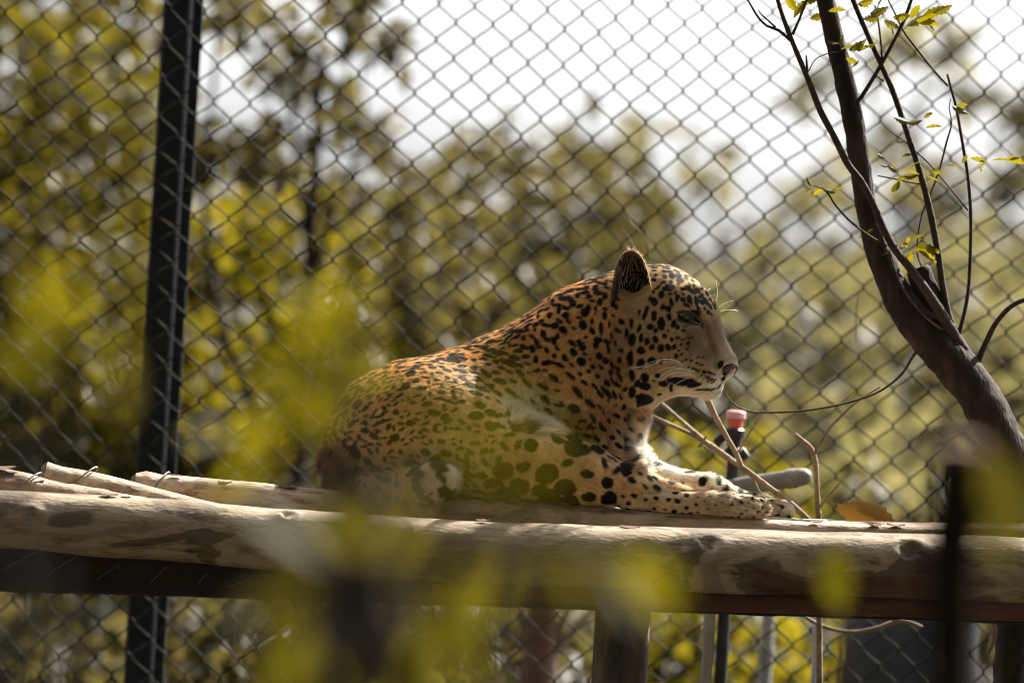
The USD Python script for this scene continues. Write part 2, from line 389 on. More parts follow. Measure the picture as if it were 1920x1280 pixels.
# ------------------------------------------------------------------ platform of eucalyptus poles
def log_mat(name, cream, grey, brown, sc=1.0, th=(0.42, 0.5, 0.56, 0.62)):
    """Smooth eucalyptus bark peeling in plates: cream wood, grey-green bark, red-brown under-bark, fine cracks."""
    return mat(name, {
        'g': ('geometry', {}), 'mp': ('mapping', {'scale': (0.45, 1, 1)}),
        'n': ('noise_texture', {'scale': 9 * sc, 'detail': 5.0, 'roughness': 0.5, 'distortion': 0.9}),
        'r': ('rgb_ramp', {'ramp': [(0.28, brown), (0.36, brown), (0.40, grey), (0.47, grey), (0.50, cream), (0.57, cream), (0.60, tuple(0.72 * c for c in cream)), (0.66, tuple(0.8 * c for c in cream)), (0.72, grey)]}),
        'mp2': ('mapping', {'scale': (6, 40, 40)}), 'n2': ('noise_texture', {'scale': 2.0, 'detail': 6.0, 'roughness': 0.65}),
        'r2': ('rgb_ramp', {'ramp': [(0.26, (0.22, 0.15, 0.11)), (0.38, (0.62, 0.55, 0.48)), (0.47, (0.92, 0.9, 0.87)), (0.6, (1, 1, 1)), (0.8, (1.1, 1.08, 1.04))]}),
        'x': ('mix', {'mix_type': 'multiply', 'fac': 1.0}), 'n4': ('noise_texture', {'scale': 34.0, 'detail': 6.0, 'roughness': 0.7}), 'r4': ('rgb_ramp', {'ramp': [(0.30, (0.3, 0.2, 0.14)), (0.37, (0.8, 0.74, 0.68)), (0.44, (1, 1, 1)), (0.7, (1.06, 1.05, 1.02))]}), 'x2': ('mix', {'mix_type': 'multiply', 'fac': 1.0}),
        'n3': ('noise_texture', {'scale': 160.0, 'detail': 3.0}), 'ad': ('math', {'math_type': 'multiply_add', 'value2': 0.35}), 'b': ('bump', {'strength': 0.7, 'distance': 0.006}),
        'p': ('principled_bsdf', {'roughness': 0.7, 'specular_ior_level': 0.3})},
        [('g.position', 'mp.vector'), ('mp.vector', 'n.vector'), ('n.fac', 'r.fac'), ('g.position', 'mp2.vector'), ('mp2.vector', 'n2.vector'), ('n2.fac', 'r2.fac'),
         ('r.color', 'x.color1'), ('r2.color', 'x.color2'), ('mp.vector', 'n4.vector'), ('n4.fac', 'r4.fac'), ('x.color', 'x2.color1'), ('r4.color', 'x2.color2'), ('x2.color', 'p.base_color'), ('mp.vector', 'n3.vector'), ('n3.fac', 'ad.value1'), ('n.fac', 'ad.value3'),
         ('ad.value', 'b.height'), ('b.normal', 'p.normal')], 'p.BSDF')


M_log = log_mat('eucalyptus_log', (0.31, 0.245, 0.17), (0.12, 0.093, 0.06), (0.095, 0.048, 0.027))
M_log2 = log_mat('thin_log', (0.38, 0.305, 0.225), (0.24, 0.185, 0.125), (0.16, 0.085, 0.05), 1.5)
M_end = noisy('log_end', [(0.3, (0.10, 0.06, 0.035)), (0.7, (0.26, 0.17, 0.10))], 40, 0.9, bump=0.8, bscale=90)
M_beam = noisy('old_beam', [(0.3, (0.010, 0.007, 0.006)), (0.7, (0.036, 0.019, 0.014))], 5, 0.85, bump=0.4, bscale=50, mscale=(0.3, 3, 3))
M_post = noisy('post_wood', [(0.3, (0.035, 0.028, 0.018)), (0.55, (0.09, 0.072, 0.05)), (0.7, (0.20, 0.17, 0.13))], 12, 0.9, bump=0.7, bscale=60, mscale=(2.2, 2.2, 0.4))

platform = thing('log_platform', 'raised platform of pale barked poles tied with wire that the leopard lies on', 'platform')


def pole(rows, d, bump, bscale, seed, m, ends=(True, True), knots=(), step=0.012, sides=40):
    pts = [[*P(r[0], r[1], d + (r[3] if len(r) > 3 else 0)), S(r[2], d) / 2] for r in rows]
    c = resample(pts, step)
    v, f = tube(c[:, :3], c[:, 3], sides, bump, bscale, seed, cap=True)
    ax = c[-1, :3] - c[0, :3]; ax /= np.linalg.norm(ax)
    for kx, ky, kr, kh in knots:     # a branch scar: a raised collar with a sunken eye
        kc = P(kx, ky, d - S(1, d) * 0)
        i = np.argmin(np.abs((c[:, :3] - kc) @ ax))
        ctr = c[i, :3] + (kc - c[i, :3]) - F_ * ((kc - c[i, :3]) @ F_)
        rad = c[i, 3]
        off = (ctr - c[i, :3]); h = np.linalg.norm(off)
        s = ctr - F_ * math.sqrt(max(rad ** 2 - h ** 2, 1e-6))
        w = np.linalg.norm(v - s, axis=1) / kr
        nrm = v - c[np.argmin(np.abs((v - c[0, :3])[:, None] @ ax - ((c[:, :3] - c[0, :3]) @ ax)[None]), 1) if False else i, :3]
        n = (s - c[i, :3]) / np.linalg.norm(s - c[i, :3])
        v = v + n * (kh * (np.exp(-((w - 0.7) / 0.35) ** 2) - 0.9 * np.exp(-(w / 0.42) ** 2)))[:, None]
    p = part('pole', (v, f), m, platform, smooth=50)
    if any(ends):
        r2 = np.random.default_rng(seed + 1)
        for k, on in zip((0, -1), ends):
            if on:
                a = c[k, :3]; out = -ax if k == 0 else ax
                th = np.linspace(0, 2 * np.pi, 25)[:-1]
                e1 = np.cross(out, [0, 0, 1.0]); e1 /= np.linalg.norm(e1); e2 = np.cross(out, e1)
                rr = c[k, 3] * (1.02 + 0.07 * r2.normal(size=24))
                rim = a + out * 0.001 + np.cos(th)[:, None] * e1 * rr[:, None] + np.sin(th)[:, None] * e2 * rr[:, None]
                inn = a + out * (0.004 + 0.006 * r2.random((24, 1))) + 0.62 * (rim - a)
                vv = np.vstack([rim, inn, [a + out * 0.008]])
                j = np.arange(24); j2 = (j + 1) % 24
                ff = np.vstack([np.stack([j, j2, 24 + j2], 1), np.stack([j, 24 + j2, 24 + j], 1), np.stack([24 + j, 24 + j2, np.full(24, 48)], 1)])
                part('cut_end', (vv, ff), M_end, p, smooth=False)
    return p


FRONT = -0.42
pole([(-260, 965, 108), (0, 974, 110), (200, 986, 114), (420, 1002, 118), (640, 1022, 122), (900, 1038, 126), (1050, 1043, 126), (1200, 1052, 128), (1500, 1062, 130), (1750, 1070, 132), (1960, 1078, 134), (2150, 1086, 134)],
     FRONT, 0.07, 7.0, 3, M_log, (True, True), knots=[(62, 968, 0.026, 0.007), (540, 964, 0.020, 0.006), (1330, 1018, 0.03, 0.004), (1700, 1030, 0.035, 0.006)], sides=56)
M_log3 = log_mat('brown_log', (0.30, 0.22, 0.16), (0.17, 0.11, 0.075), (0.09, 0.05, 0.032), 1.8)
pole([(-260, 880, 66), (-60, 905, 68), (100, 932, 66), (300, 968, 60), (560, 1006, 54), (900, 1040, 50)], -0.335, 0.26, 22.0, 9, M_log3, (True, True), sides=36)
pole([(84, 894, 58, 0.0), (112, 900, 52, 0), (180, 914, 54, 0), (300, 945, 54, 0), (480, 985, 52, 0), (760, 1030, 48, 0), (1000, 1060, 46, 0)], -0.27, 0.10, 10.0, 15, M_log2, (True, True), sides=36)
pole([(254, 913, 54), (272, 914, 64), (300, 917, 57), (330, 919, 58), (480, 932, 56), (640, 948, 54), (760, 956, 50), (900, 962, 50), (1100, 974, 50), (1300, 988, 48), (1500, 1000, 46), (1700, 1006, 44), (1950, 1008, 44), (2120, 1010, 44)],
     -0.165, 0.10, 9.0, 21, M_log2, (True, True), knots=[(960, 960, 0.018, 0.003), (1365, 985, 0.016, 0.003)], sides=36)
pole([(330, 930, 52), (640, 948, 54), (1000, 968, 54), (1300, 986, 56), (1500, 1000, 54), (1640, 1004, 52), (1780, 1006, 50), (1960, 1004, 52), (2120, 1000, 52)], -0.05, 0.10, 9.0, 27, M_log2, (True, True), sides=32)
pole([(380, 934, 56), (700, 956, 56), (1000, 972, 58), (1300, 990, 58), (1600, 1004, 58), (1960, 1010, 58), (2120, 1014, 58)], 0.07, 0.10, 9.0, 33, M_log2, (True, True), sides=28)
pole([(360, 934, 58), (700, 960, 58), (1000, 976, 58), (1300, 994, 58), (1600, 1010, 58), (1960, 1018, 58), (2120, 1024, 58)], 0.20, 0.10, 9.0, 39, M_log2, (True, True), sides=28)

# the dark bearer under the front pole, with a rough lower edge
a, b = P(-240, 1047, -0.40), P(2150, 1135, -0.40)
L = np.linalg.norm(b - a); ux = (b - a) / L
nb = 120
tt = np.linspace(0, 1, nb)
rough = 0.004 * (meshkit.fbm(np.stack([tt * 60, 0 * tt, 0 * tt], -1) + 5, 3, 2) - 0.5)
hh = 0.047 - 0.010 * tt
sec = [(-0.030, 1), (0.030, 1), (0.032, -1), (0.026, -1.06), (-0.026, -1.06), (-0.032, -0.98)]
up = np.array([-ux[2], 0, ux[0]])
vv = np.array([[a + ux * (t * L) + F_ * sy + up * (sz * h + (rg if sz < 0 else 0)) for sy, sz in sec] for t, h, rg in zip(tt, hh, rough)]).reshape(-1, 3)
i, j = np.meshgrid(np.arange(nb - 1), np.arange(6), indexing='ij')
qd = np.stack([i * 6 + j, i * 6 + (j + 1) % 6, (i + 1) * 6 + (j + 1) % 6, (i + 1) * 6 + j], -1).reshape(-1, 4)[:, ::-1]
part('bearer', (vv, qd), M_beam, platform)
# a reddish split pole under the right half of the front pole
pole([(820, 1108, 30), (1100, 1118, 34), (1400, 1128, 40), (1700, 1136, 42), (2100, 1150, 42)], -0.445, 0.08, 12, 44, noisy('red_underbark', [(0.3, (0.045, 0.02, 0.013)), (0.7, (0.12, 0.06, 0.036))], 9, 0.85, bump=0.5, bscale=60, mscale=(0.4, 2, 2)), (True, True), sides=24)


def wire_loop(px, py, d, rx, rz, lean, name='tie_wire'):
    """A turn of wire round a pole."""
    th = np.linspace(0.0, 2 * np.pi, 33)
    c = P(px, py, d)
    pts = c + np.outer(np.cos(th), F_) * rx + np.outer(np.sin(th), U_) * rz + np.outer(np.sin(th) * lean + np.cos(th) * lean * 0.3, R_)
    part(name, tube(pts, 0.0015, 6), M_tiewire, platform, smooth=True)


# flakes of loose bark and chips lying along the poles' tops
fr = np.random.default_rng(31)
M_flake = noisy('bark_flake', [(0.3, (0.05, 0.028, 0.018)), (0.7, (0.17, 0.10, 0.065))], 60, 0.9)
for px, py, d, l in [(205, 926, FRONT, 34), (236, 930, FRONT, 18), (262, 936, FRONT, 10), (430, 951, FRONT, 26), (560, 962, FRONT, 30), (596, 966, FRONT, 14), (905, 975, FRONT, 26), (1180, 988, FRONT, 40), (1420, 998, FRONT, 16), (1610, 999, FRONT, 22), (1840, 1008, FRONT, 44), (1885, 1011, FRONT, 30),
                     (60, 900, -0.335, 46), (20, 884, -0.335, 22), (10, 876, -0.335, 40), (140, 906, -0.27, 18), (330, 890, -0.165, 22), (420, 902, -0.165, 30), (540, 912, -0.165, 36), (700, 926, -0.165, 16), (918, 939, -0.165, 30), (965, 944, -0.165, 34), (1010, 946, -0.165, 14), (1330, 965, -0.165, 30), (1366, 968, -0.165, 22),
                     (1530, 977, -0.165, 26), (1640, 983, -0.165, 24), (1632, 981, -0.165, 10), (1680, 984, -0.165, 34), (1560, 974, -0.05, 16)]:
    c = P(px, py + 1, d - 0.012); n_ = 7
    t_ = np.linspace(-0.5, 0.5, n_)
    w_ = (0.10 + 0.16 * fr.random()) * (1 - (2 * t_) ** 2 * 0.8) * (0.7 + 0.6 * fr.random(n_))
    ln = S(l, d); an = fr.normal() * 0.10 + 0.06
    cz = 0.05 + 0.18 * (2 * t_) ** 2 * fr.random() + 0.05 * fr.random(n_)
    axd = math.cos(an) * np.array([1.0, 0, 0]) + math.sin(an) * F_
    axd = axd - np.array([0, 0, 0.0])
    mid_ = c + np.outer(t_ * ln, R_ - U_ * 0.045) + np.outer(cz * ln * 0.4, [0, 0, 1.0])
    e_ = np.outer(w_ * ln, F_ * 0.9 + U_ * 0.18)
    vv_ = np.vstack([mid_ - e_, mid_ + e_ + np.outer(fr.random(n_) * ln * 0.06, U_), mid_ - e_ - U_ * 0.0012, mid_ + e_ - U_ * 0.0012])
    k_ = np.arange(n_ - 1)
    ff_ = np.vstack([np.stack([k_, k_ + 1, n_ + k_ + 1, n_ + k_], 1), np.stack([2 * n_ + k_, 3 * n_ + k_, 3 * n_ + k_ + 1, 2 * n_ + k_ + 1], 1), np.stack([k_, 2 * n_ + k_, 2 * n_ + k_ + 1, k_ + 1], 1), np.stack([n_ + k_, n_ + k_ + 1, 3 * n_ + k_ + 1, 3 * n_ + k_], 1)])
    part('bark_flake', (vv_, ff_), M_flake, platform)

wire_loop(296, 916, -0.165, 0.036, 0.031, 0.020)
wire_loop(150, 906, -0.27, 0.034, 0.030, 0.030)
wire_loop(40, 921, -0.335, 0.037, 0.034, 0.035)
# thin ends of tie wire hanging across the bearer's face
for x, y, w, h in [(8, 1066, 62, -34), (92, 1074, 60, -38), (182, 1086, 36, -26), (282, 1092, 28, -28), (370, 1096, 14, -20), (430, 1100, 36, -16)]:
    rows = [(x, y, 1.5), (x + w * 0.3, y + h * 0.3, 1.5), (x + w * 0.7, y + h * 0.68, 1.4), (x + w, y + h, 1.4), (x + w + 5, y + h - 1, 1.3), (x + w + 6, y + h + 5, 1.3)]
    part('tie_wire', pix_tube(rows, FRONT - 0.018, 0.004, 5), M_tiewire, platform, smooth=True)


def square_post(px0, px1, pytop, d, name, seed):
    c = P((px0 + px1) / 2, pytop, d)
    w = S(px1 - px0, d)
    n = 60; m = 8
    th = (np.arange(m * 4) + 0.5) / (m * 4) * 2 * np.pi
    rr = 0.5 * w / np.maximum(np.abs(np.cos(th)), np.abs(np.sin(th))) ; rr = np.minimum(rr, 0.60 * w)
    z = np.linspace(-0.1, c[2], n)
    v = np.stack([c[0] + rr[None] * np.cos(th)[None] + 0 * z[:, None], c[1] + rr[None] * np.sin(th)[None] + 0 * z[:, None], z[:, None] + 0 * th[None]], -1)
    v += 0.006 * (meshkit.fbm(v * [22, 22, 5], 3, seed)[..., None] - 0.5) * np.array([1, 1, 0])
    v = v.reshape(-1, 3); k = m * 4
    i, j = np.meshgrid(np.arange(n - 1), np.arange(k), indexing='ij')
    q = np.stack([i * k + j, i * k + (j + 1) % k, (i + 1) * k + (j + 1) % k, (i + 1) * k + j], -1).reshape(-1, 4)
    part(name, (v, q), M_post, platform, smooth=35)


square_post(1118, 1222, 1128, -0.36, 'support_post', 4)
square_post(2085, 2180, 1150, -0.34, 'support_post', 6)
square_post(-215, -120, 1060, -0.34, 'support_post', 8)
for px in (-165, 1170, 2130):   # bearers across, under the thinner poles
    a = P(px, 1020 + 0.05 * px * 0.9, -0.37); b = P(px, 1020 + 0.05 * px * 0.9, 0.28)
    zc = P(px, 1007 + 0.012 * px, 0.0)[2] - 0.06
    part('cross_bearer', box(a[0], -0.04, zc - 0.02, 0.06, 0.56, 0.07, 0.006), M_beam, platform)

# ------------------------------------------------------------------ the bent tree at right
TD = 0.27
bt = thing('bent_tree', 'dark slender tree with a bent trunk and a sawn stub at the right', 'tree')
trunk_rows = [(1890, 2900, 88), (1896, 1500, 82), (1902, 1240, 76), (1908, 1080, 78), (1910, 960, 80), (1902, 885, 80), (1877, 822, 78), (1836, 742, 78), (1800, 695, 78), (1760, 648, 80), (1715, 598, 72), (1682, 552, 60), (1650, 480, 50), (1630, 415, 42), (1614, 320, 40),
              (1606, 262, 39), (1588, 170, 39), (1569, 90, 37), (1550, 10, 34), (1535, -80, 32), (1500, -260, 26), (1490, -420, 16)]
part('trunk', pix_tube(trunk_rows, TD, 0.008, 28, 0.15, 34.0, 3), M_bark, bt, smooth=True)
Z = lambda X, Y: (1400 + X / 1.829, Y / 1.829)


def zrows(lst, d0=0.0):
    return [(*Z(x, y), w, d0) for x, y, w in lst]


part('stub', pix_tube([(1772, 632, 58), (1750, 580, 54), (1730, 530, 48), (1722, 508, 46), (1720, 502, 40)], TD + 0.01, 0.006, 16, 0.12, 30, 5), M_bark, bt, smooth=40)
branches = [
    [(*Z(770, 1240), 26, 0.0), (*Z(725, 1175), 26, -0.012), (*Z(680, 1100), 24, -0.03)] + zrows([(625, 1010, 20), (560, 920, 17), (505, 850, 16), (465, 775, 15), (430, 690, 14), (390, 620, 15), (345, 560, 14), (300, 470, 13), (255, 385, 13), (205, 260, 11), (155, 140, 10), (125, 60, 9), (100, -20, 8)], -0.045),
    zrows([(700, 1110, 16), (690, 1075, 14), (672, 980, 13), (655, 860, 13), (630, 730, 13), (600, 610, 12), (565, 500, 11), (535, 410, 11), (500, 310, 11), (465, 230, 10), (415, 120, 10), (360, -10, 10)], 0.0),
    zrows([(722, 1160, 10), (732, 1130, 8), (757, 1020, 7), (767, 880, 7), (768, 720, 6.5), (758, 600, 6.5), (740, 490, 6), (718, 370, 5.5), (700, 300, 5), (688, 255, 4)], 0.01),
    zrows([(372, 360, 9), (395, 330, 8), (430, 275, 8), (465, 215, 7.5), (500, 150, 7), (535, 80, 7), (560, 15, 6), (575, -30, 6)], 0.0),
    zrows([(690, 295, 4.5), (640, 240, 4), (585, 170, 4), (540, 110, 4), (505, 40, 3.5), (480, -10, 3)], 0.01),
    zrows([(600, 915, 3), (585, 870, 3), (590, 790, 3), (606, 720, 3.5), (632, 660, 3.5), (660, 585, 3.5), (685, 490, 4), (702, 425, 3), (694, 370, 2), (700, 340, 1.6)], 0.02),
    zrows([(760, 722, 3.5), (705, 655, 3), (655, 595, 3), (615, 550, 3), (575, 515, 3), (530, 475, 2), (490, 450, 1.6)], 0.0),
    zrows([(600, 632, 3), (560, 625, 3), (500, 612, 3), (450, 603, 2.5)], 0.0),
    zrows([(480, 845, 5), (430, 815, 4.5), (380, 780, 4), (345, 750, 4), (305, 705, 3.5), (280, 665, 3.5), (262, 648, 2.5), (228, 636, 1.6)], -0.05),
    zrows([(150, 140, 6), (110, 105, 6), (70, 90, 5), (40, 60, 5), (15, 20, 4), (-5, -15, 3.5)], -0.045),
    zrows([(100, 95, 4), (75, 72, 4), (50, 50, 3), (40, 36, 2.2)], -0.045),
    zrows([(157, 120, 6), (175, 80, 5), (195, 30, 5), (215, -20, 5)], -0.045),
    zrows([(208, 250, 5), (206, 215, 4), (204, 190, 3)], -0.045),
    zrows([(212, 245, 2.4), (235, 205, 2), (275, 185, 2), (320, 178, 1.6)], -0.045),
    zrows([(465, 205, 4.5), (460, 150, 4), (452, 80, 3.5), (440, 20, 3)], -0.0),
    zrows([(790, 1250, 16), (805, 1210, 12), (825, 1165, 11), (850, 1115, 10), (885, 1070, 10), (920, 1042, 9), (960, 1025, 9), (1040, 990, 8)], 0.0),
    [(1726, 650, 7), (1712, 668, 5), (1690, 702, 4.5), (1650, 733, 4), (1600, 752, 4), (1540, 765, 4), (1490, 771, 4), (1440, 773, 4), (1405, 771, 3.6), (1380, 760, 3.2), (1364, 744, 2.6), (1358, 732, 2)],
    zrows([(440, 255, 3), (470, 280, 3), (455, 268, 2)], 0.0),
]
for rows in branches:
    part('branch', pix_tube(rows, TD, 0.008, 8, 0.10, 60, 8), M_twig, bt, smooth=True)
part('bark_scar', pix_tube([(1668, 470, 2), (1684, 520, 3), (1706, 560, 4), (1732, 590, 5), (1756, 610, 7), (1768, 617, 4)], TD - 0.040, 0.006, 8, 0.1, 50, 3), M_post, bt, smooth=True)


def toothed_leaf(L, ratio=0.46, teeth=6, fold=0.25, curl=0.2, seed=0, tooth=1.0):
    """A toothed pointed blade along +x with a folded midrib, z up."""
    r = np.random.default_rng(seed)
    xs, ws = [0.0], [0.0]
    for k in range(teeth):
        t = (k + 0.6) / (teeth + 0.3)
        w = math.sin(math.pi * min(1, t ** 0.8)) ** 0.9 * ratio / 2 * (0.9 + 0.2 * r.random())
        xs += [t - 0.02, t + 0.055]; ws += [w * (1 - 0.20 * tooth), w * (1 + 0.14 * tooth)]
    xs.append(1.0); ws.append(0.0)
    xs, ws = np.array(xs), np.array(ws)
    m = np.stack([xs, 0 * xs, -curl * xs ** 2], 1)
    a = np.stack([xs + 0.05 * (ws > 0), ws, fold * ws - curl * xs ** 2], 1)
    b = a * [1, -1, 1]
    n = len(xs); v = np.vstack([m, a, b]) * L
    i = np.arange(n - 1)
    f = np.vstack([np.stack([i, i + 1, n + i + 1], 1), np.stack([i, n + i + 1, n + i], 1), np.stack([i, 2 * n + i + 1, i + 1], 1), np.stack([i, 2 * n + i, 2 * n + i + 1], 1)])
    return v, f


def set_leaf(c, L, ang, tilt, twist, ratio=0.46, teeth=6, seed=0, curl=0.2, tooth=1.0):
    """A leaf whose base is at c; ang: its direction in the picture plane (degrees, up positive), tilt: away from the camera."""
    v, f = toothed_leaf(L, ratio, teeth, 0.25, curl, seed, tooth)
    a, t, w = np.radians([ang, tilt, twist])
    x = (math.cos(a) * R_ + math.sin(a) * U_) * math.cos(t) + F_ * math.sin(t)
    y0 = np.cross(F_, x); y0 /= np.linalg.norm(y0)
    z0 = np.cross(x, y0)
    y = y0 * math.cos(w) + z0 * math.sin(w); z = np.cross(x, y)
    return c + v @ np.stack([x, y, z]), f


lr = np.random.default_rng(12)
leaves = [  # zoomed coordinates of the base, length px, direction
    (318, 175, 24, 20), (325, 165, 22, 95), (310, 190, 26, -70), (318, 150, 20, 160), (350, 175, 28, 25), (380, 180, 26, 35), (395, 170, 22, 70), (385, 205, 16, 240), (340, 200, 18, -20), (420, 165, 12, 30),
    (380, 15, 30, 10), (420, 50, 30, 15), (445, 40, 28, 60), (470, 70, 24, -30), (500, 60, 26, 10), (455, 60, 24, 200), (430, 30, 24, 150), (490, 85, 20, -60),
    (545, 90, 36, 20), (580, 70, 32, -10), (600, 60, 34, 25), (635, 45, 30, 10), (560, 65, 24, 70), (620, 80, 22, -50),
    (160, 65, 34, 60), (170, 40, 30, 130), (190, 20, 28, 30), (280, 40, 24, 20), (265, 52, 22, 200),
    (605, 412, 26, 185), (608, 405, 14, 30), (612, 440, 24, 10), (560, 420, 24, 175), (545, 482, 14, 190), (570, 470, 8, 20),
    (475, 545, 14, 150), (490, 572, 14, 170), (500, 558, 8, -40), (530, 540, 16, 15), (520, 588, 24, 175), (545, 590, 20, 10), (560, 575, 16, 40), (590, 600, 26, 190), (610, 605, 24, -15), (635, 590, 16, 5), (525, 620, 20, 235), (545, 610, 14, 200),
    (680, 568, 24, 5), (738, 560, 14, 60), (765, 542, 26, -10), (795, 560, 14, -60), (800, 552, 14, 40), (840, 550, 28, 5), (885, 545, 28, -5), (905, 540, 16, 20),
    (703, 362, 26, -20), (715, 370, 18, 10), (225, 640, 16, 130), (228, 645, 14, 215), (262, 650, 18, 200), (270, 648, 16, -30), (300, 645, 12, 10),
    (560, 830, 24, 25), (548, 835, 12, 70), (520, 838, 16, 110), (545, 852, 18, 170), (575, 850, 36, -15), (580, 858, 34, -35), (572, 862, 26, 240), (530, 845, 16, 20), (500, 850, 20, 235), (478, 825, 18, 160), (440, 795, 20, 170), (420, 790, 18, 215), (455, 800, 14, 30)]
for k, (x, y, l, a) in enumerate(leaves):
    px, py = Z(x, y)
    v, f = set_leaf(P(px, py, TD - 0.02 + lr.normal() * 0.012), S(l * 1.32, TD), a + lr.normal() * 6, lr.normal() * 20, lr.choice([55, 20, -30, 70]) + lr.normal() * 12, 0.5, 5, k, 0.15)
    part('leaf', (v, f), M_leaf_f, bt)

# ------------------------------------------------------------------ things behind the platform, right of the paws
M_black = noisy('black_plastic', [(0.3, (0.012, 0.012, 0.013)), (0.7, (0.03, 0.03, 0.032))], 20, 0.45)
M_red = noisy('red_plastic', [(0.3, (0.55, 0.06, 0.07)), (0.7, (0.65, 0.10, 0.10))], 12, 0.4, spec=0.5)
M_pink = noisy('faded_red_plastic', [(0.3, (0.72, 0.32, 0.34)), (0.7, (0.8, 0.42, 0.44))], 12, 0.4, spec=0.5)
M_pipe = noisy('grey_pipe', [(0.3, (0.15, 0.145, 0.13)), (0.7, (0.28, 0.27, 0.25))], 15, 0.55)
SD = 0.95
sp = thing('sprinkler_riser', 'black sprinkler riser with a small red cap beside the outstretched paws', 'sprinkler')


def vertical(px, py0, py1, d):
    a = P(px, py0, d)
    return a, a - [0, 0, S(py1 - py0, d)]


def place_lathe(prof, at):
    v, f = lathe(prof); return v + at, f


a, b = vertical(1378, 812, 1010, SD)
k = S(1, SD)
part('riser_pipe', tube(np.array([[b[0], b[1], 0.0], b, a - [0, 0, 40 * k]]), 12 * k, 16), M_black, sp, smooth=40)
part('fitting', place_lathe([(0, -48 * k), (15 * k, -48 * k), (17 * k, -44 * k), (17 * k, -30 * k), (13 * k, -26 * k), (13 * k, -8 * k), (19 * k, -6 * k), (19 * k, 6 * k), (14 * k, 10 * k), (0, 10 * k)], a), M_black, sp, smooth=35)
arm = P(1368, 812, SD)
part('outlet', tube(np.array([arm + R_ * 5 * k, arm - R_ * 14 * k - U_ * 8 * k, arm - R_ * 26 * k - U_ * 20 * k]), 9 * k, 12), M_black, sp, smooth=40)
part('outlet', tube(np.array([arm + R_ * 6 * k - U_ * 28 * k, arm + R_ * 24 * k - U_ * 34 * k, arm + R_ * 32 * k - U_ * 46 * k]), 8 * k, 12), M_black, sp, smooth=40)
part('cap', place_lathe([(0, 10.5 * k), (14 * k, 10.5 * k), (14 * k, 26 * k), (15 * k, 27 * k), (0, 27 * k)], a), M_red, sp, smooth=35)
part('cap_rim', place_lathe([(0, 27.3 * k), (17 * k, 27.3 * k), (18.5 * k, 29 * k), (18.5 * k, 39 * k), (16 * k, 42 * k), (9 * k, 43 * k), (0, 43 * k)], a), M_pink, sp, smooth=35)

gp = thing('grey_pipe', 'short thick grey pipe with a rounded end behind the paws', 'pipe')
pr = [P(1330, 922, 0.95), P(1400, 910, 0.9), P(1470, 899, 0.85), P(1502, 894, 0.83), P(1512, 893, 0.825), P(1518, 892, 0.82), P(1520, 892, 0.82)]
part('pipe', tube(np.array(pr), np.array([17, 17, 17, 17, 15, 10, 3]) * k, 20), M_pipe, gp, smooth=50)
part('collar', tube(np.array([P(1478, 898, 0.846), P(1494, 895.5, 0.836)]), 18.6 * k, 20), M_pipe, gp, smooth=35)
part('pipe_stand', tube(np.array([P(1345, 922, 0.945) * [1, 1, 0], P(1345, 926, 0.945)]), 0.012, 10), M_pipe, gp, smooth=40)

mp_ = thing('metal_pole', 'thin bright metal pole standing behind the platform under its right part', 'pole')
a = P(1534, 1140, 1.15)
part('shaft', tube(np.array([[a[0], a[1], 0.0], [a[0], a[1], a[2] + 0.06]]), S(6.5, 1.15), 12), noisy('bright_metal', [(0.3, (0.3, 0.31, 0.33)), (0.7, (0.5, 0.5, 0.52))], 20, 0.4, metallic=0.6), mp_, smooth=40)
part('foot_plate', box(a[0], a[1], 0.02, 0.12, 0.12, 0.012, 0.002), M_pipe, mp_)
wp = thing('white_pipe', 'pale upright plastic pipe beyond the fence under the platform', 'pipe')
a = P(1438, 1205, 2.6)
part('shaft', tube(np.array([[a[0], a[1], 0.0], a, a + [0, 0, 0.12]]), S(13, 2.6), 14), noisy('pale_plastic', [(0.3, (0.28, 0.27, 0.25)), (0.7, (0.36, 0.35, 0.33))], 10, 0.5), wp, smooth=40)
part('coupling', tube(np.array([a - [0, 0, 0.05], a - [0, 0, 0.01]]), S(16, 2.6), 14), noisy('pale_coupling', [(0.3, (0.22, 0.21, 0.2)), (0.7, (0.28, 0.27, 0.26))], 10, 0.5), wp, smooth=40)
tk = thing('water_tank', 'dark blue grey water tank in shade beyond the fence at lower right', 'tank')
a = P(1710, 1105, 6.2)
R0 = S(125, 6.2)
prof = [(0, 0.0), (R0, 0.0), (R0, 0.15)]
for q in range(6):
    zq = 0.2 + q * (a[2] - 0.3) / 6
    prof += [(R0, zq), (R0 * 1.03, zq + 0.03), (R0 * 1.03, zq + 0.08), (R0, zq + 0.11)]
prof += [(R0, a[2] - 0.06), (R0 * 0.92, a[2]), (R0 * 0.3, a[2] + 0.06)]
v, f = lathe(prof, 40)
part('body', (v + [a[0], a[1], 0], f), noisy('tank_plastic', [(0.3, (0.02, 0.024, 0.03)), (0.7, (0.055, 0.062, 0.074))], 3, 0.5), tk, smooth=35)
v, f = lathe([(R0 * 0.3, a[2] + 0.061), (R0 * 0.32, a[2] + 0.063), (R0 * 0.32, a[2] + 0.10), (0, a[2] + 0.11)], 24)
part('lid', (v + [a[0], a[1], 0], f), M_black, tk, smooth=35)

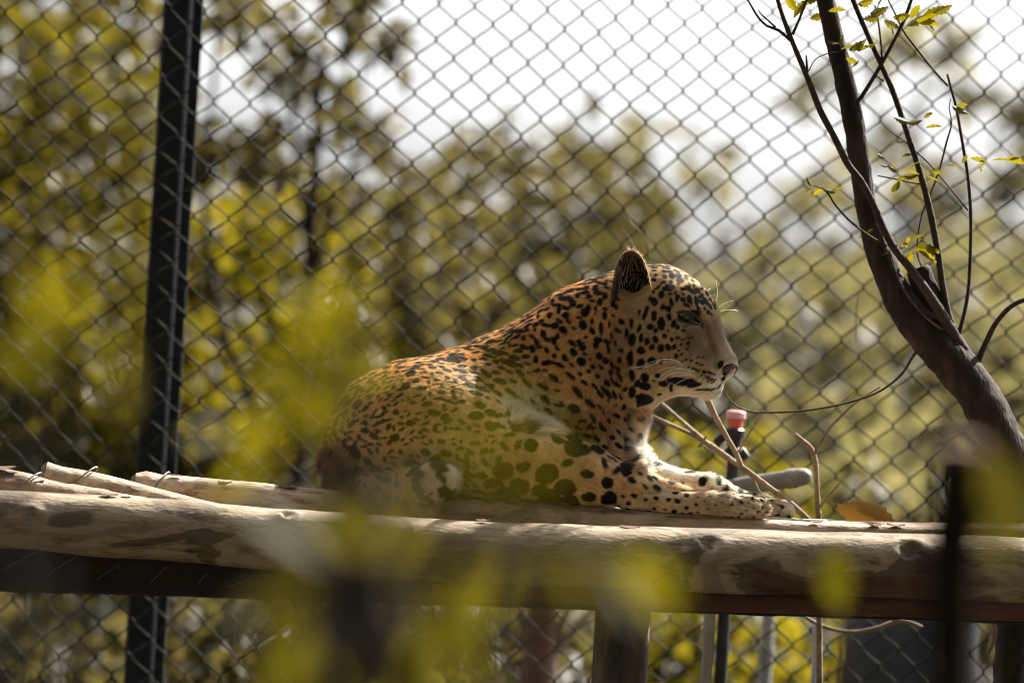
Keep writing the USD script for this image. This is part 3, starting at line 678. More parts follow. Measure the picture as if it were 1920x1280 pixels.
stump = thing('sapling_trunk', 'reddish brown trunk of a young tree beyond the fence under the platform', 'trunk')
sd_ = 4.2
part('trunk', pix_tube([(985, 2600, 90), (1000, 1400, 74), (1010, 1250, 66), (1020, 1130, 58), (1030, 1020, 50)], sd_, 0.04, 16, 0.2, 9, 3), noisy('red_bark', [(0.3, (0.07, 0.035, 0.024)), (0.7, (0.16, 0.08, 0.055))], 10, 0.9, bump=0.5), stump, smooth=40)
for q, (x, y) in enumerate([(930, 1060), (1100, 1080), (1130, 1120)]):
    part('branch', pix_tube([(1008, 1260, 24), ((1015 + x) / 2, (1240 + y) / 2, 16), (x, y, 9)], sd_, 0.03, 8, 0.1, 20, q), M_deadtwig, stump, smooth=True)

# dead twigs beside the paws, stuck behind the poles
db = thing('dead_branch', 'bare brown forked dead branch leaning behind the paws and under the chin', 'branch')
DD = 0.36
for rows in ([(1205, 730, 7, 0.3), (1235, 752, 8, 0.28), (1290, 800, 9, 0.2), (1345, 845, 10, 0.1), (1392, 876, 11, 0), (1440, 912, 11), (1490, 950, 12), (1540, 1000, 13)],
             [(1190, 765, 6, 0.3), (1240, 788, 7, 0.28), (1320, 826, 8, 0.15), (1380, 866, 8, 0.02)],
             [(1326, 748, 12, 0.0), (1342, 782, 11), (1362, 818, 10), (1380, 850, 10), (1392, 880, 10)],
             [(1384, 848, 4, 0.02), (1400, 820, 3.5), (1420, 790, 3), (1440, 760, 2.5)],
             [(1310, 838, 6, 0.1), (1318, 828, 5, 0.1), (1324, 818, 4, 0.1)],
             [(1412, 895, 5), (1420, 915, 4), (1440, 945, 4)]):
    part('twig', pix_tube(rows, DD, 0.01, 8, 0.12, 50, 5), M_deadtwig, db, smooth=True)
ds = thing('dead_sapling', 'short pale forked dead stem standing just right of the paws', 'sapling')
for rows in ([(1540, 2400, 20), (1536, 1100, 11), (1534, 970, 10), (1531, 900, 10), (1528, 862, 11), (1520, 840, 10), (1505, 826, 9), (1490, 814, 8)],
             [(1529, 848, 7), (1540, 828, 6), (1556, 802, 6), (1572, 785, 5), (1600, 758, 4), (1650, 725, 3)],
             [(1534, 955, 5), (1552, 930, 4), (1572, 908, 3.5), (1585, 892, 3)]):
    part('stem', pix_tube(rows, 0.42, 0.01, 8, 0.1, 50, 6), M_deadtwig, ds, smooth=True)
fb = thing('fallen_branch', 'bare crooked twig lying low behind the platform at lower right', 'branch')
for rows in ([(1500, 1150, 6), (1540, 1172, 7), (1590, 1184, 7), (1640, 1178, 8), (1690, 1163, 9), (1730, 1176, 8)], [(1690, 1163, 7), (1660, 1150, 5), (1610, 1146, 4)]):
    part('twig', pix_tube(rows, 0.75, 0.012, 8, 0.1, 40, 4), M_deadtwig, fb, smooth=True)
dg = thing('dry_grass_stem', 'thin dry grass stem hanging upright in the wire left of the bent tree', 'grass stem')
part('stem', pix_tube([(1606, 640, 2.2), (1605, 600, 2.6), (1607, 575, 2.4), (1610, 545, 1.6)], FD - 0.5, 0.01, 5), M_twig, dg, smooth=True)
dg2 = thing('dry_grass_stem', 'tuft of thin dry stems caught in the wire above the ear', 'grass stem')
for rows in ([(1215, 470, 3), (1205, 440, 2.6), (1185, 420, 2), (1176, 400, 1.6)], [(1196, 480, 3), (1182, 450, 2.4), (1166, 425, 2)], [(1218, 480, 2.6), (1216, 450, 2.2), (1210, 425, 1.6)]):
    part('stem', pix_tube(rows, FD - 0.4, 0.01, 5), M_deadtwig, dg2, smooth=True)
M_dry = leaf_mat('dry_leaf', [(0.2, (0.10, 0.055, 0.015)), (0.8, (0.16, 0.09, 0.022))], 0.35)
dl = thing('dry_leaf', 'single curled brown leaf standing on the poles right of the paws', 'leaf')
v, f = set_leaf(P(1690, 988, 0.18), S(124, 0.18), 158, 0, 25, 0.5, 9, 3, -0.18, 0.0)
part('blade', (v, f), M_dry, dl, smooth=True)
# vine and loose bark on the right trunk below the platform
part('vine', pix_tube([(1858, 1150, 8), (1866, 1180, 9), (1862, 1205, 8), (1852, 1225, 5)], TD - 0.05, 0.006, 8), M_deadtwig, bt, smooth=True)

# ------------------------------------------------------------------ plants close to the camera, far out of focus
M_dark_stem = noisy('dark_stem', [(0.3, (0.012, 0.009, 0.007)), (0.7, (0.03, 0.022, 0.016))], 30, 1.0, spec=0.0)  # one even dark brown for the near stake


def near_plant(name, label, cat, stems, lvs, ml, d0, ratio=0.4, teeth=7, ms=None):
    t = thing(name, label, cat)
    for rows in stems:
        part('stem', pix_tube(rows, d0, 0.02, 8, 0.06, 30, 2), ms or M_twig, t, smooth=True)
    r = np.random.default_rng(len(lvs))
    for k, row in enumerate(lvs):
        px, py, l, a = row[:4]
        d = row[4] if len(row) > 4 else d0
        v, f = set_leaf(P(px, py, d), S(l, d), a, r.normal() * 18, r.normal() * 25, ratio, teeth, k, 0.15)
        part('leaf', (v, f), ml, t, smooth=False)
    return t


near_plant('near_sapling', 'blurred yellow green sapling close to the camera in front of the rump', 'sapling',
           [[(720, 6000, 46), (712, 1500, 36), (704, 1280, 32), (694, 1100, 24), (682, 960, 18), (668, 820, 13), (652, 700, 10), (636, 620, 8), (618, 560, 5)],
            [(700, 1250, 24), (660, 1120, 16), (610, 1000, 10), (560, 900, 6)]],
           [(640, 640, 130, 100), (645, 650, 150, 122), (650, 690, 150, 140), (650, 720, 160, 185), (660, 760, 160, 205), (630, 610, 120, 150), (650, 650, 110, 62), (640, 640, 130, 80), (640, 650, 150, 245), (640, 720, 120, 20), (640, 650, 150, 262), (650, 700, 140, 225), (650, 660, 130, 165), (655, 680, 120, 40),
            (600, 720, 150, 160), (540, 770, 150, 210), (480, 850, 130, 230), (430, 800, 120, 200), (560, 720, 140, 235), (600, 640, 110, 110), (620, 600, 90, 75), (520, 800, 130, 250)],
           M_leaf_f, -6.3, 0.24)
near_plant('near_sapling', 'blurred leafy shoot very close to the camera veiling the thigh of the leopard', 'sapling',
           [[(960, 9000, 60), (950, 1600, 40), (930, 1300, 26), (910, 1050, 14), (890, 900, 9), (880, 780, 6)]],
           [(880, 820, 140, 175), (890, 840, 150, 15), (870, 790, 110, 75), (900, 870, 130, -12)],
           M_leaf_f, -8.5, 0.3)
near_plant('near_sapling', 'blurred sapling with drooping yellow leaves in front of the middle of the front pole', 'sapling',
           [[(640, 9000, 54), (650, 1700, 44), (720, 1300, 36), (800, 1120, 26), (900, 1030, 18), (1000, 1000, 14), (1100, 1010, 10), (1180, 1040, 7)],
            [(760, 1240, 30), (720, 1100, 22), (700, 1000, 14)],
            [(640, 1500, 44), (610, 1300, 36), (590, 1150, 26), (620, 1040, 18)]],
           [(960, 1012, 150, -105), (1030, 1004, 190, -95), (1060, 1004, 180, -75), (1100, 1010, 190, -62), (930, 1020, 170, 225), (1150, 1030, 180, -50), (1010, 1004, 150, -120), (900, 1090, 230, 245), (860, 1060, 200, 230), (1160, 1040, 150, -25),
            (720, 1080, 150, 60), (700, 1060, 150, 130), (700, 1040, 110, 90), (620, 1060, 200, 150), (620, 1080, 190, 200), (600, 1150, 200, 240), (720, 1180, 220, -50), (780, 1150, 220, -80), (820, 1130, 220, -60), (640, 1220, 200, -100), (690, 1230, 210, -70)],
           M_leaf_f, -6.9, 0.25)
near_plant('near_sapling', 'blurred olive sapling with leaf colour darkened as shade and many stems low in the middle, close to the camera', 'sapling',
           [[(700, 9000, 60), (700, 1500, 50), (690, 1250, 40), (700, 1080, 26), (712, 960, 12)], [(640, 9000, 50), (640, 1500, 40), (610, 1250, 30), (590, 1120, 18), (570, 1040, 8)], [(760, 9000, 44), (760, 1500, 36), (770, 1250, 26), (790, 1130, 14)]],
           [(700, 1000, 150, 120), (705, 1000, 140, 60), (700, 1040, 180, 160), (710, 1060, 170, 20), (690, 1100, 200, 190), (700, 1120, 200, -20), (600, 1060, 150, 150), (590, 1100, 170, 215), (640, 1130, 190, 260), (700, 1140, 190, -95), (740, 1120, 180, -60), (560, 1180, 170, 230),
            (610, 1240, 180, 250), (760, 1230, 190, -80), (680, 1030, 150, 100), (650, 1180, 210, 235), (720, 1200, 210, -50), (690, 1220, 200, -100), (630, 1200, 180, 120), (760, 1180, 170, 40), (800, 1160, 170, -40), (540, 1250, 160, 140)],
           M_leaf_s, -6.4, 0.30)
near_plant('near_stake', 'dark blurred sawn stem close to the camera at right', 'stake',
           [[(1782, 6000, 112), (1784, 1400, 104), (1785, 1100, 100), (1788, 960, 98), (1792, 870, 94), (1795, 842, 90)]],
           [(1830, 1010, 190, 74), (1850, 830, 230, -82), (1880, 850, 180, -70)], M_leaf_d, -6.3, 0.5, 7, M_dark_stem)
near_plant('near_leaf_shoot', 'lone blurred green leaf on a shoot in front of the front pole at right', 'shoot',
           [[(1600, 6000, 20), (1590, 1600, 14), (1580, 1300, 10), (1572, 1150, 7), (1562, 1030, 5)]], [(1562, 1020, 120, -84), (1560, 1030, 80, -100)], M_leaf_f, -5.2, 0.6)
near_plant('near_sapling', 'blurred yellow shoot close to the camera in front of the fence at far left', 'sapling',
           [[(140, 6000, 30), (130, 1600, 22), (120, 1300, 18), (105, 1100, 14), (95, 800, 10), (90, 620, 7)], [(60, 6000, 20), (40, 1150, 16), (0, 1000, 12), (-80, 900, 8)]],
           [(92, 640, 150, 100), (95, 620, 130, 66), (225, 790, 170, 95), (100, 700, 130, 150), (232, 760, 130, 112)], M_leaf_f, -7.0, 0.25)
ct = P(1795, 842, -6.3); kk = S(1, -6.3)
v, f = lathe([(0, 0.0), (47 * kk, 0.0), (48 * kk, 6 * kk), (45 * kk, 16 * kk), (20 * kk, 20 * kk), (0, 18 * kk)], 20)
part('sawn_top', (v + ct - [0, 0, 4 * kk], f), noisy('sawn_wood', [(0.3, (0.16, 0.10, 0.07)), (0.7, (0.26, 0.18, 0.13))], 60, 0.9), stage.GetPrimAtPath('/World/near_stake'), smooth=35)
# ------------------------------------------------------------------ the leopard: one body surface from blended muscles
# local frame: x right, y away from the camera, z up, metres; (px, py, d mm) of the photograph at the focus plane
def Q(px, py, d=0):
    return np.array([(px - 960) / 1000.0, d / 1000.0, (640 - py) / 1000.0])


def to_world(p):
    s = (FOCUS + p[:, 1:2]) / FOCUS
    return CAM + F_ * (FOCUS + p[:, 1:2]) + (R_ * p[:, 0:1] + U_ * p[:, 2:3]) * s


def dir_world(n):
    return n[:, 0:1] * R_ + n[:, 1:2] * F_ + n[:, 2:3] * U_


CONES = [  # (px, py, d, r) to (px, py, d, r), blend k (mm)
    ((748, 808, 10, 110), (880, 774, 20, 115), 55), ((706, 788, 0, 76), (760, 748, 10, 68), 40),
    ((880, 778, 20, 113), (1000, 738, 45, 122), 50),
    ((1000, 737, 45, 124), (1108, 648, 25, 108), 55),
    ((1108, 648, 25, 108), (1176, 596, 5, 90), 50),
    ((1085, 735, 35, 104), (1108, 835, 30, 78), 50),
    ((1150, 768, 20, 46), (1152, 850, 35, 40), 40),
    ((900, 870, 40, 90), (1090, 870, 30, 80), 50),
    # shoulder blade and its muscle
    ((1010, 650, -38, 36), (1075, 770, -56, 48), 55),
    # near hind leg: haunch, thigh, knee, shank
    ((722, 840, -50, 88), (800, 802, -74, 90), 70), ((800, 806, -76, 90), (890, 830, -102, 92), 75), ((700, 870, -60, 60), (760, 880, -80, 55), 40),
    ((890, 830, -108, 93), (1000, 864, -140, 75), 16), ((1000, 864, -140, 75), (1100, 890, -150, 57), 10), ((1100, 890, -150, 57), (1180, 911, -152, 35), 14),
    ((1180, 911, -152, 35), (1236, 928, -150, 22), 14),
    # its foot lying flat
    ((1174, 932, -156, 22), (1240, 940, -160, 21), 8), ((1240, 940, -160, 21), (1330, 945, -164, 22), 10), ((1330, 945, -164, 22), (1398, 950, -164, 24), 14),
    # near foreleg
    ((1125, 850, -30, 50), (1212, 908, -58, 22), 22), ((1212, 908, -58, 22), (1312, 940, -84, 20), 14), ((1312, 940, -84, 20), (1398, 943, -108, 19), 14),
    # far foreleg
    ((1150, 840, 50, 42), (1216, 892, 52, 28), 22), ((1216, 892, 52, 27), (1330, 916, 40, 26), 16), ((1330, 916, 40, 26), (1408, 950, 34, 22), 16), ((1408, 950, 34, 22), (1450, 957, 30, 20), 12),
    # far hind leg hidden behind
    ((740, 840, 90, 80), (900, 880, 110, 60), 50), ((900, 880, 110, 55), (1020, 910, 105, 36), 40),
    # tail: root at the rump's lower left, laid round in front along the poles, the tip curled up
    ((656, 800, 10, 42), (632, 862, -20, 30), 30), ((632, 862, -20, 30), (640, 912, -110, 26), 24), ((640, 912, -110, 26), (705, 918, -215, 27), 22), ((705, 918, -215, 27), (775, 911, -238, 33), 12),
    ((775, 911, -238, 33), (820, 904, -236, 34), 10), ((820, 904, -236, 34), (834, 902, -214, 30), 10),
    # head
    ((1298, 627, 0, 55), (1348, 681, 0, 35), 26), ((1322, 713, 0, 26), (1240, 698, -22, 40), 22), ((1322, 713, 0, 26), (1240, 698, 22, 40), 22),
    ((1196, 684, 0, 56), (1120, 700, 15, 80), 45), ((1212, 712, 0, 40), (1162, 782, 15, 40), 34),
    # brow ridges, cheek bones
    ((1262, 566, -52, 15), (1308, 586, -40, 12), 16), ((1262, 566, 52, 15), (1308, 586, 40, 12), 16),
    ((1225, 640, -60, 22), (1295, 642, -42, 14), 24), ((1225, 640, 60, 22), (1295, 642, 42, 14), 24),
]
ELL = [  # centre, radii (mm), blend
    ((1238, 586, 0), (82, 74, 91), 30), ((1232, 662, -34), (74, 42, 72), 34), ((1232, 662, 34), (74, 42, 72), 34), ((1284, 598, 0), (62, 54, 68), 26),
    ((1313, 697, -20), (36, 25, 25), 12), ((1313, 697, 20), (36, 25, 25), 12), ((1325, 726, 0), (29, 23, 18), 10),
    # toes: near hind paw, near forepaw, far forepaw
    ((1402, 949, -184), (26, 10.5, 20), 3), ((1418, 952, -168), (28, 10.5, 20), 3), ((1422, 954, -150), (25, 10.5, 19), 3), ((1412, 956, -134), (24, 10.5, 17), 3),
    ((1405, 938, -116), (26, 12, 16), 6), ((1412, 941, -100), (26, 12, 17), 6),
    ((1453, 951, 4), (25, 11, 17), 3), ((1461, 961, 19), (26, 11.5, 18), 3), ((1464, 957, 38), (25, 11.5, 21), 3), ((1452, 955, 56), (24, 11, 18), 3)]
CUT = [((1188, 530, -84), (24, 38, 27)), ((1188, 530, 84), (24, 38, 27)), ((1286, 596, -62), (17, 15, 9)), ((1286, 596, 62), (17, 15, 9)), ((1366, 694, -24), (14, 9, 10)), ((1366, 694, 24), (14, 9, 10))]
LINES = [  # mouth: a groove along the lip
    [(1358, 722, -12), (1340, 727, -30), (1315, 728, -42), (1290, 720, -52), (1268, 705, -64)], [(1358, 722, 12), (1340, 727, 30), (1315, 728, 42), (1290, 720, 52), (1268, 705, 64)]]

GS = 0.0034
lo = Q(575, 985, -260); hi = Q(1505, 465, 240)
lo = np.array([lo[0], -0.29, lo[2]]); hi = np.array([hi[0], 0.24, hi[2]])
dim = np.ceil((hi - lo) / GS).astype(int) + 1
ax_ = [lo[k] + GS * np.arange(dim[k]) for k in range(3)]
field = np.full(dim, 0.2, np.float32)


def region(bl, bh):
    s = []
    for k in range(3):
        a = max(0, int((bl[k] - lo[k]) / GS)); b = min(dim[k], int((bh[k] - lo[k]) / GS) + 2)
        s.append(slice(a, max(a, b)))
    return tuple(s), np.meshgrid(*[ax_[k][s[k]] for k in range(3)], indexing='ij', sparse=True)


def blend(sl, dist, k):
    a = field[sl]; k = k / 1000.0
    h = np.maximum(k - np.abs(a - dist), 0) / k
    field[sl] = np.minimum(a, dist) - h * h * k * 0.25


for (A, B, k) in CONES:
    a, b = Q(*A[:3]), Q(*B[:3]); ra, rb = A[3] / 1000, B[3] / 1000
    m = max(ra, rb) + k / 1000 + 0.012
    sl, (X, Y, Zz) = region(np.minimum(a, b) - m, np.maximum(a, b) + m)
    ba = b - a
    h = np.clip(((X - a[0]) * ba[0] + (Y - a[1]) * ba[1] + (Zz - a[2]) * ba[2]) / (ba @ ba), 0, 1)
    dist = np.sqrt((X - a[0] - h * ba[0]) ** 2 + (Y - a[1] - h * ba[1]) ** 2 + (Zz - a[2] - h * ba[2]) ** 2) - (ra + (rb - ra) * h)
    blend(sl, dist.astype(np.float32), k)
for C, Rd, k in ELL:
    c = Q(*C); r = np.array(Rd) / 1000
    m = r + k / 1000 + 0.012
    sl, (X, Y, Zz) = region(c - m, c + m)
    k0 = np.sqrt(((X - c[0]) / r[0]) ** 2 + ((Y - c[1]) / r[1]) ** 2 + ((Zz - c[2]) / r[2]) ** 2)
    k1 = np.sqrt(((X - c[0]) / r[0] ** 2) ** 2 + ((Y - c[1]) / r[1] ** 2) ** 2 + ((Zz - c[2]) / r[2] ** 2) ** 2) + 1e-9
    blend(sl, (k0 * (k0 - 1) / k1).astype(np.float32), k)
for C, Rd in CUT:
    c = Q(*C); r = np.array(Rd) / 1000
    m = r + 0.03
    sl, (X, Y, Zz) = region(c - m, c + m)
    k0 = np.sqrt(((X - c[0]) / r[0]) ** 2 + ((Y - c[1]) / r[1]) ** 2 + ((Zz - c[2]) / r[2]) ** 2)
    dist = -((k0 - 1) * r.min())
    a_ = field[sl]; kk = 0.012
    h = np.maximum(kk - np.abs(a_ - dist), 0) / kk
    field[sl] = np.maximum(a_, dist) + h * h * kk * 0.25
for line in LINES:
    pts = np.array([Q(*p) for p in line])
    sl, (X, Y, Zz) = region(pts.min(0) - 0.02, pts.max(0) + 0.02)
    dd = np.full(field[sl].shape, 1.0)
    for a, b in zip(pts[:-1], pts[1:]):
        ba = b - a
        h = np.clip(((X - a[0]) * ba[0] + (Y - a[1]) * ba[1] + (Zz - a[2]) * ba[2]) / (ba @ ba), 0, 1)
        dd = np.minimum(dd, np.sqrt((X - a[0] - h * ba[0]) ** 2 + (Y - a[1] - h * ba[1]) ** 2 + (Zz - a[2] - h * ba[2]) ** 2))
    field[sl] = field[sl] + (0.006 * np.exp(-(dd / 0.0055) ** 2)).astype(np.float32)


def surface_nets(f):
    s = f < 0
    n = np.array(f.shape)
    corner = [(i, j, k) for i in (0, 1) for j in (0, 1) for k in (0, 1)]
    cnt = sum(s[i:n[0] - 1 + i, j:n[1] - 1 + j, k:n[2] - 1 + k].astype(np.int8) for i, j, k in corner)
    cells = np.argwhere((cnt > 0) & (cnt < 8))
    idx = -np.ones(n - 1, np.int64); idx[tuple(cells.T)] = np.arange(len(cells))
    acc = np.zeros((len(cells), 3)); w = np.zeros(len(cells))
    for a in range(8):
        for b in range(a + 1, 8):
            ca, cb = np.array(corner[a]), np.array(corner[b])
            if np.abs(ca - cb).sum() != 1:
                continue
            fa = f[tuple((cells + ca).T)].astype(float); fb = f[tuple((cells + cb).T)].astype(float)
            x = (fa < 0) != (fb < 0)
            t = np.where(x, fa / np.where(x, fa - fb, 1), 0)
            acc += np.where(x[:, None], ca + t[:, None] * (cb - ca), 0); w += x
    v = cells + acc / w[:, None]
    quads = []
    for ax in range(3):
        o = [k for k in range(3) if k != ax]
        d = np.zeros(3, int); d[ax] = 1
        a = s[tuple(slice(0, n[k] - d[k]) for k in range(3))]; b = s[tuple(slice(d[k], n[k]) for k in range(3))]
        e = np.argwhere(a != b)
        e = e[(e[:, o[0]] > 0) & (e[:, o[1]] > 0) & (e[:, o[0]] < n[o[0]] - 1) & (e[:, o[1]] < n[o[1]] - 1)]
        q = []
        for u, w_ in ((0, 0), (1, 0), (1, 1), (0, 1)):
            c = e.copy(); c[:, o[0]] -= u; c[:, o[1]] -= w_
            q.append(idx[tuple(c.T)])
        q = np.stack(q, 1)
        inside = a[tuple(e.T)]
        flip = inside if ax == 1 else ~inside
        q[flip] = q[flip][:, ::-1]
        quads.append(q)
    q = np.vstack(quads)
    q = q[(q >= 0).all(1)]
    return v, q


V, Qd = surface_nets(field)
V = lo + V * GS
Fc = np.vstack([Qd[:, [0, 1, 2]], Qd[:, [0, 2, 3]]])
tm = trimesh.Trimesh(V, Fc, process=False)
comp = trimesh.graph.connected_component_labels(tm.face_adjacency, node_count=len(Fc))
keep = comp == np.bincount(comp).argmax()
tm = trimesh.Trimesh(V, Fc[keep], process=False); tm.remove_unreferenced_vertices()
if tm.volume < 0:
    tm.invert()
trimesh.smoothing.filter_taubin(tm, lamb=0.5, nu=0.52, iterations=6)
V = np.array(tm.vertices); Fc = np.array(tm.faces)


def vnormals(V, F):
    fn = np.cross(V[F[:, 1]] - V[F[:, 0]], V[F[:, 2]] - V[F[:, 0]])
    n = np.zeros_like(V)
    for k in range(3):
        np.add.at(n, F[:, k], fn)
    return n / (np.linalg.norm(n, axis=1, keepdims=True) + 1e-15)


N = vnormals(V, Fc)
# skin folds running from the shoulder down the neck and over the flank, and a little muscle relief
px_ = V[:, 0] * 1000 + 960; py_ = 640 - V[:, 2] * 1000
neckw = np.exp(-(((px_ - 1100) / 90) ** 2 + ((py_ - 760) / 110) ** 2))
flank = np.exp(-(((px_ - 930) / 110) ** 2 + ((py_ - 710) / 60) ** 2))
ridge = (px_ * 0.55 - py_ * 0.83)
dsp = 0.0030 * neckw * np.sin(ridge / 9.0 + 2.0 * meshkit.noise(V * 14)) + 0.0014 * flank * np.sin((px_ * 0.5 - py_ * 0.87) / 8.0 + 2.5 * meshkit.noise(V * 12 + 9))
dsp += 0.006 * (meshkit.fbm(V * 14 + 30, 3, 4) - 0.5) * np.clip((1230 - px_) / 80, 0, 1) + 0.0016 * (meshkit.fbm(V * 60 + 3, 2, 9) - 0.5)
# creases: cheek against neck, bridge against muzzle, the thigh's upper edge, the overlapping legs
def polyd(x, y, pts):
    d = np.full(len(x), 1e9)
    for (ax, ay), (bx, by) in zip(pts[:-1], pts[1:]):
        h = np.clip(((x - ax) * (bx - ax) + (y - ay) * (by - ay)) / ((bx - ax) ** 2 + (by - ay) ** 2), 0, 1)
        d = np.minimum(d, np.hypot(x - ax - h * (bx - ax), y - ay - h * (by - ay)))
    return d


for pts, wdt, dep, both in (([(1152, 600), (1143, 640), (1148, 690), (1160, 730), (1178, 764)], 7, 5, True), ([(1322, 612), (1330, 640), (1338, 662), (1342, 684)], 6, 2.6, True), ([(1262, 646), (1290, 660), (1312, 664), (1335, 662)], 7, 2.0, True),
                            ([(1338, 680), (1346, 702), (1356, 716)], 3.5, 3.0, True), ([(905, 705), (960, 765), (1010, 795), (1050, 815), (1110, 836)], 6, 5, False), ([(1000, 640), (970, 690), (990, 730)], 10, 4, False),
                            ([(1150, 760), (1128, 800), (1150, 850)], 7, 3.5, False), ([(1168, 944), (1200, 924), (1250, 920)], 4, 4, False), ([(700, 905), (735, 870), (790, 858)], 8, 5, False),
                            ([(1385, 929), (1428, 941), (1446, 962)], 3, 4.5, False), ([(1380, 939), (1416, 951), (1433, 972)], 3, 4.5, False), ([(1372, 950), (1398, 961), (1412, 975)], 3, 4, False),
                            ([(1438, 941), (1470, 946), (1487, 966)], 3, 4.5, False), ([(1434, 952), (1464, 960), (1478, 978)], 3, 4.5, False)):
    k_ = np.exp(-(polyd(px_, py_, pts) / wdt) ** 2) * dep / 1000 * np.clip(np.abs(N[:, 1]) * 1.6, 0, 1)
    dsp -= np.where(N[:, 1] < 0.2, k_, k_ if both else 0)
V = V + N * dsp[:, None]
N = vnormals(V, Fc)
px_ = V[:, 0] * 1000 + 960; py_ = 640 - V[:, 2] * 1000

# ---- coat colour: control colours over the animal, blended by distance, nose-bridge shade painted in
tb, tmid, cr, wh = (0.68, 0.345, 0.12), (0.62, 0.37, 0.16), (0.62, 0.43, 0.21), (0.82, 0.79, 0.72)
CTRL = [(640, 740, (0.5, 0.3, 0.16)), (760, 680, tb), (880, 660, tb), (980, 600, tb), (1080, 540, tb), (1120, 600, tmid), (1060, 700, tmid), (1125, 790, (0.34, 0.19, 0.095)), (1150, 690, (0.38, 0.24, 0.13)),
        (760, 760, (0.55, 0.33, 0.18)), (700, 830, (0.54, 0.36, 0.2)), (760, 880, cr), (880, 700, (0.5, 0.32, 0.17)), (900, 760, cr), (980, 850, cr), (1080, 880, cr), (1000, 778, (0.66, 0.58, 0.44)), (1150, 900, (0.55, 0.38, 0.22)),
        (1250, 938, (0.5, 0.40, 0.26)), (1400, 950, (0.5, 0.42, 0.3)), (1188, 820, wh), (1215, 872, wh), (1250, 880, wh), (1105, 850, (0.58, 0.42, 0.22)), (1330, 898, (0.72, 0.64, 0.5)), (1460, 960, (0.55, 0.49, 0.37)), (1240, 912, (0.5, 0.33, 0.19)), (1300, 930, (0.5, 0.34, 0.2)),
        (1180, 640, (0.40, 0.29, 0.17)), (1215, 590, (0.42, 0.31, 0.18)), (1240, 545, (0.45, 0.30, 0.15)), (1290, 525, (0.48, 0.30, 0.15)), (1325, 560, (0.46, 0.32, 0.18)), (1346, 612, (0.17, 0.125, 0.078)), (1310, 640, (0.115, 0.083, 0.052)), (1335, 645, (0.13, 0.095, 0.06)), (1330, 612, (0.13, 0.095, 0.058)), (1346, 636, (0.15, 0.115, 0.072)), (1362, 660, (0.22, 0.17, 0.11)), (1318, 662, (0.15, 0.11, 0.065)), (1322, 625, (0.12, 0.085, 0.055)), (1320, 578, (0.34, 0.23, 0.12)),  # brown nose-bridge side, darkened further to stand for its shade
        (1372, 655, (0.45, 0.38, 0.28)), (1355, 680, (0.36, 0.30, 0.22)), (1250, 650, (0.46, 0.30, 0.16)), (1240, 720, (0.52, 0.39, 0.25)), (1300, 742, (0.62, 0.55, 0.46)), (1340, 742, wh), (1352, 732, wh), (1322, 746, wh), (1300, 744, (0.68, 0.6, 0.48)), (1320, 695, (0.42, 0.30, 0.17)), (1200, 740, (0.5, 0.36, 0.22)),
        (625, 880, (0.16, 0.085, 0.045)), (1275, 600, (0.48, 0.36, 0.22)), (820, 905, (0.72, 0.67, 0.56)), (790, 900, (0.70, 0.64, 0.52)), (700, 925, (0.5, 0.38, 0.25))]
DEP = {(790, 900): -210, (1188, 820): 30, (1215, 872): 40, (1250, 880): 40, (1330, 898): 40, (1460, 960): 30, (1150, 900): -150, (1080, 880): -140, (1250, 938): -155, (1400, 950): -160, (1240, 912): -75, (1300, 930): -78, (820, 905): -210, (700, 925): -200}
CD = np.array([DEP.get(c[:2], np.nan) for c in CTRL])
CP = np.array([c[:2] for c in CTRL], float); CC = np.array([c[2] for c in CTRL])
Z1 = lambda X, Y: (1080 + X / 3.5556, 440 + Y / 3.5556)
Z2 = lambda X, Y: (860 + X / 3.766, 560 + Y / 3.766)
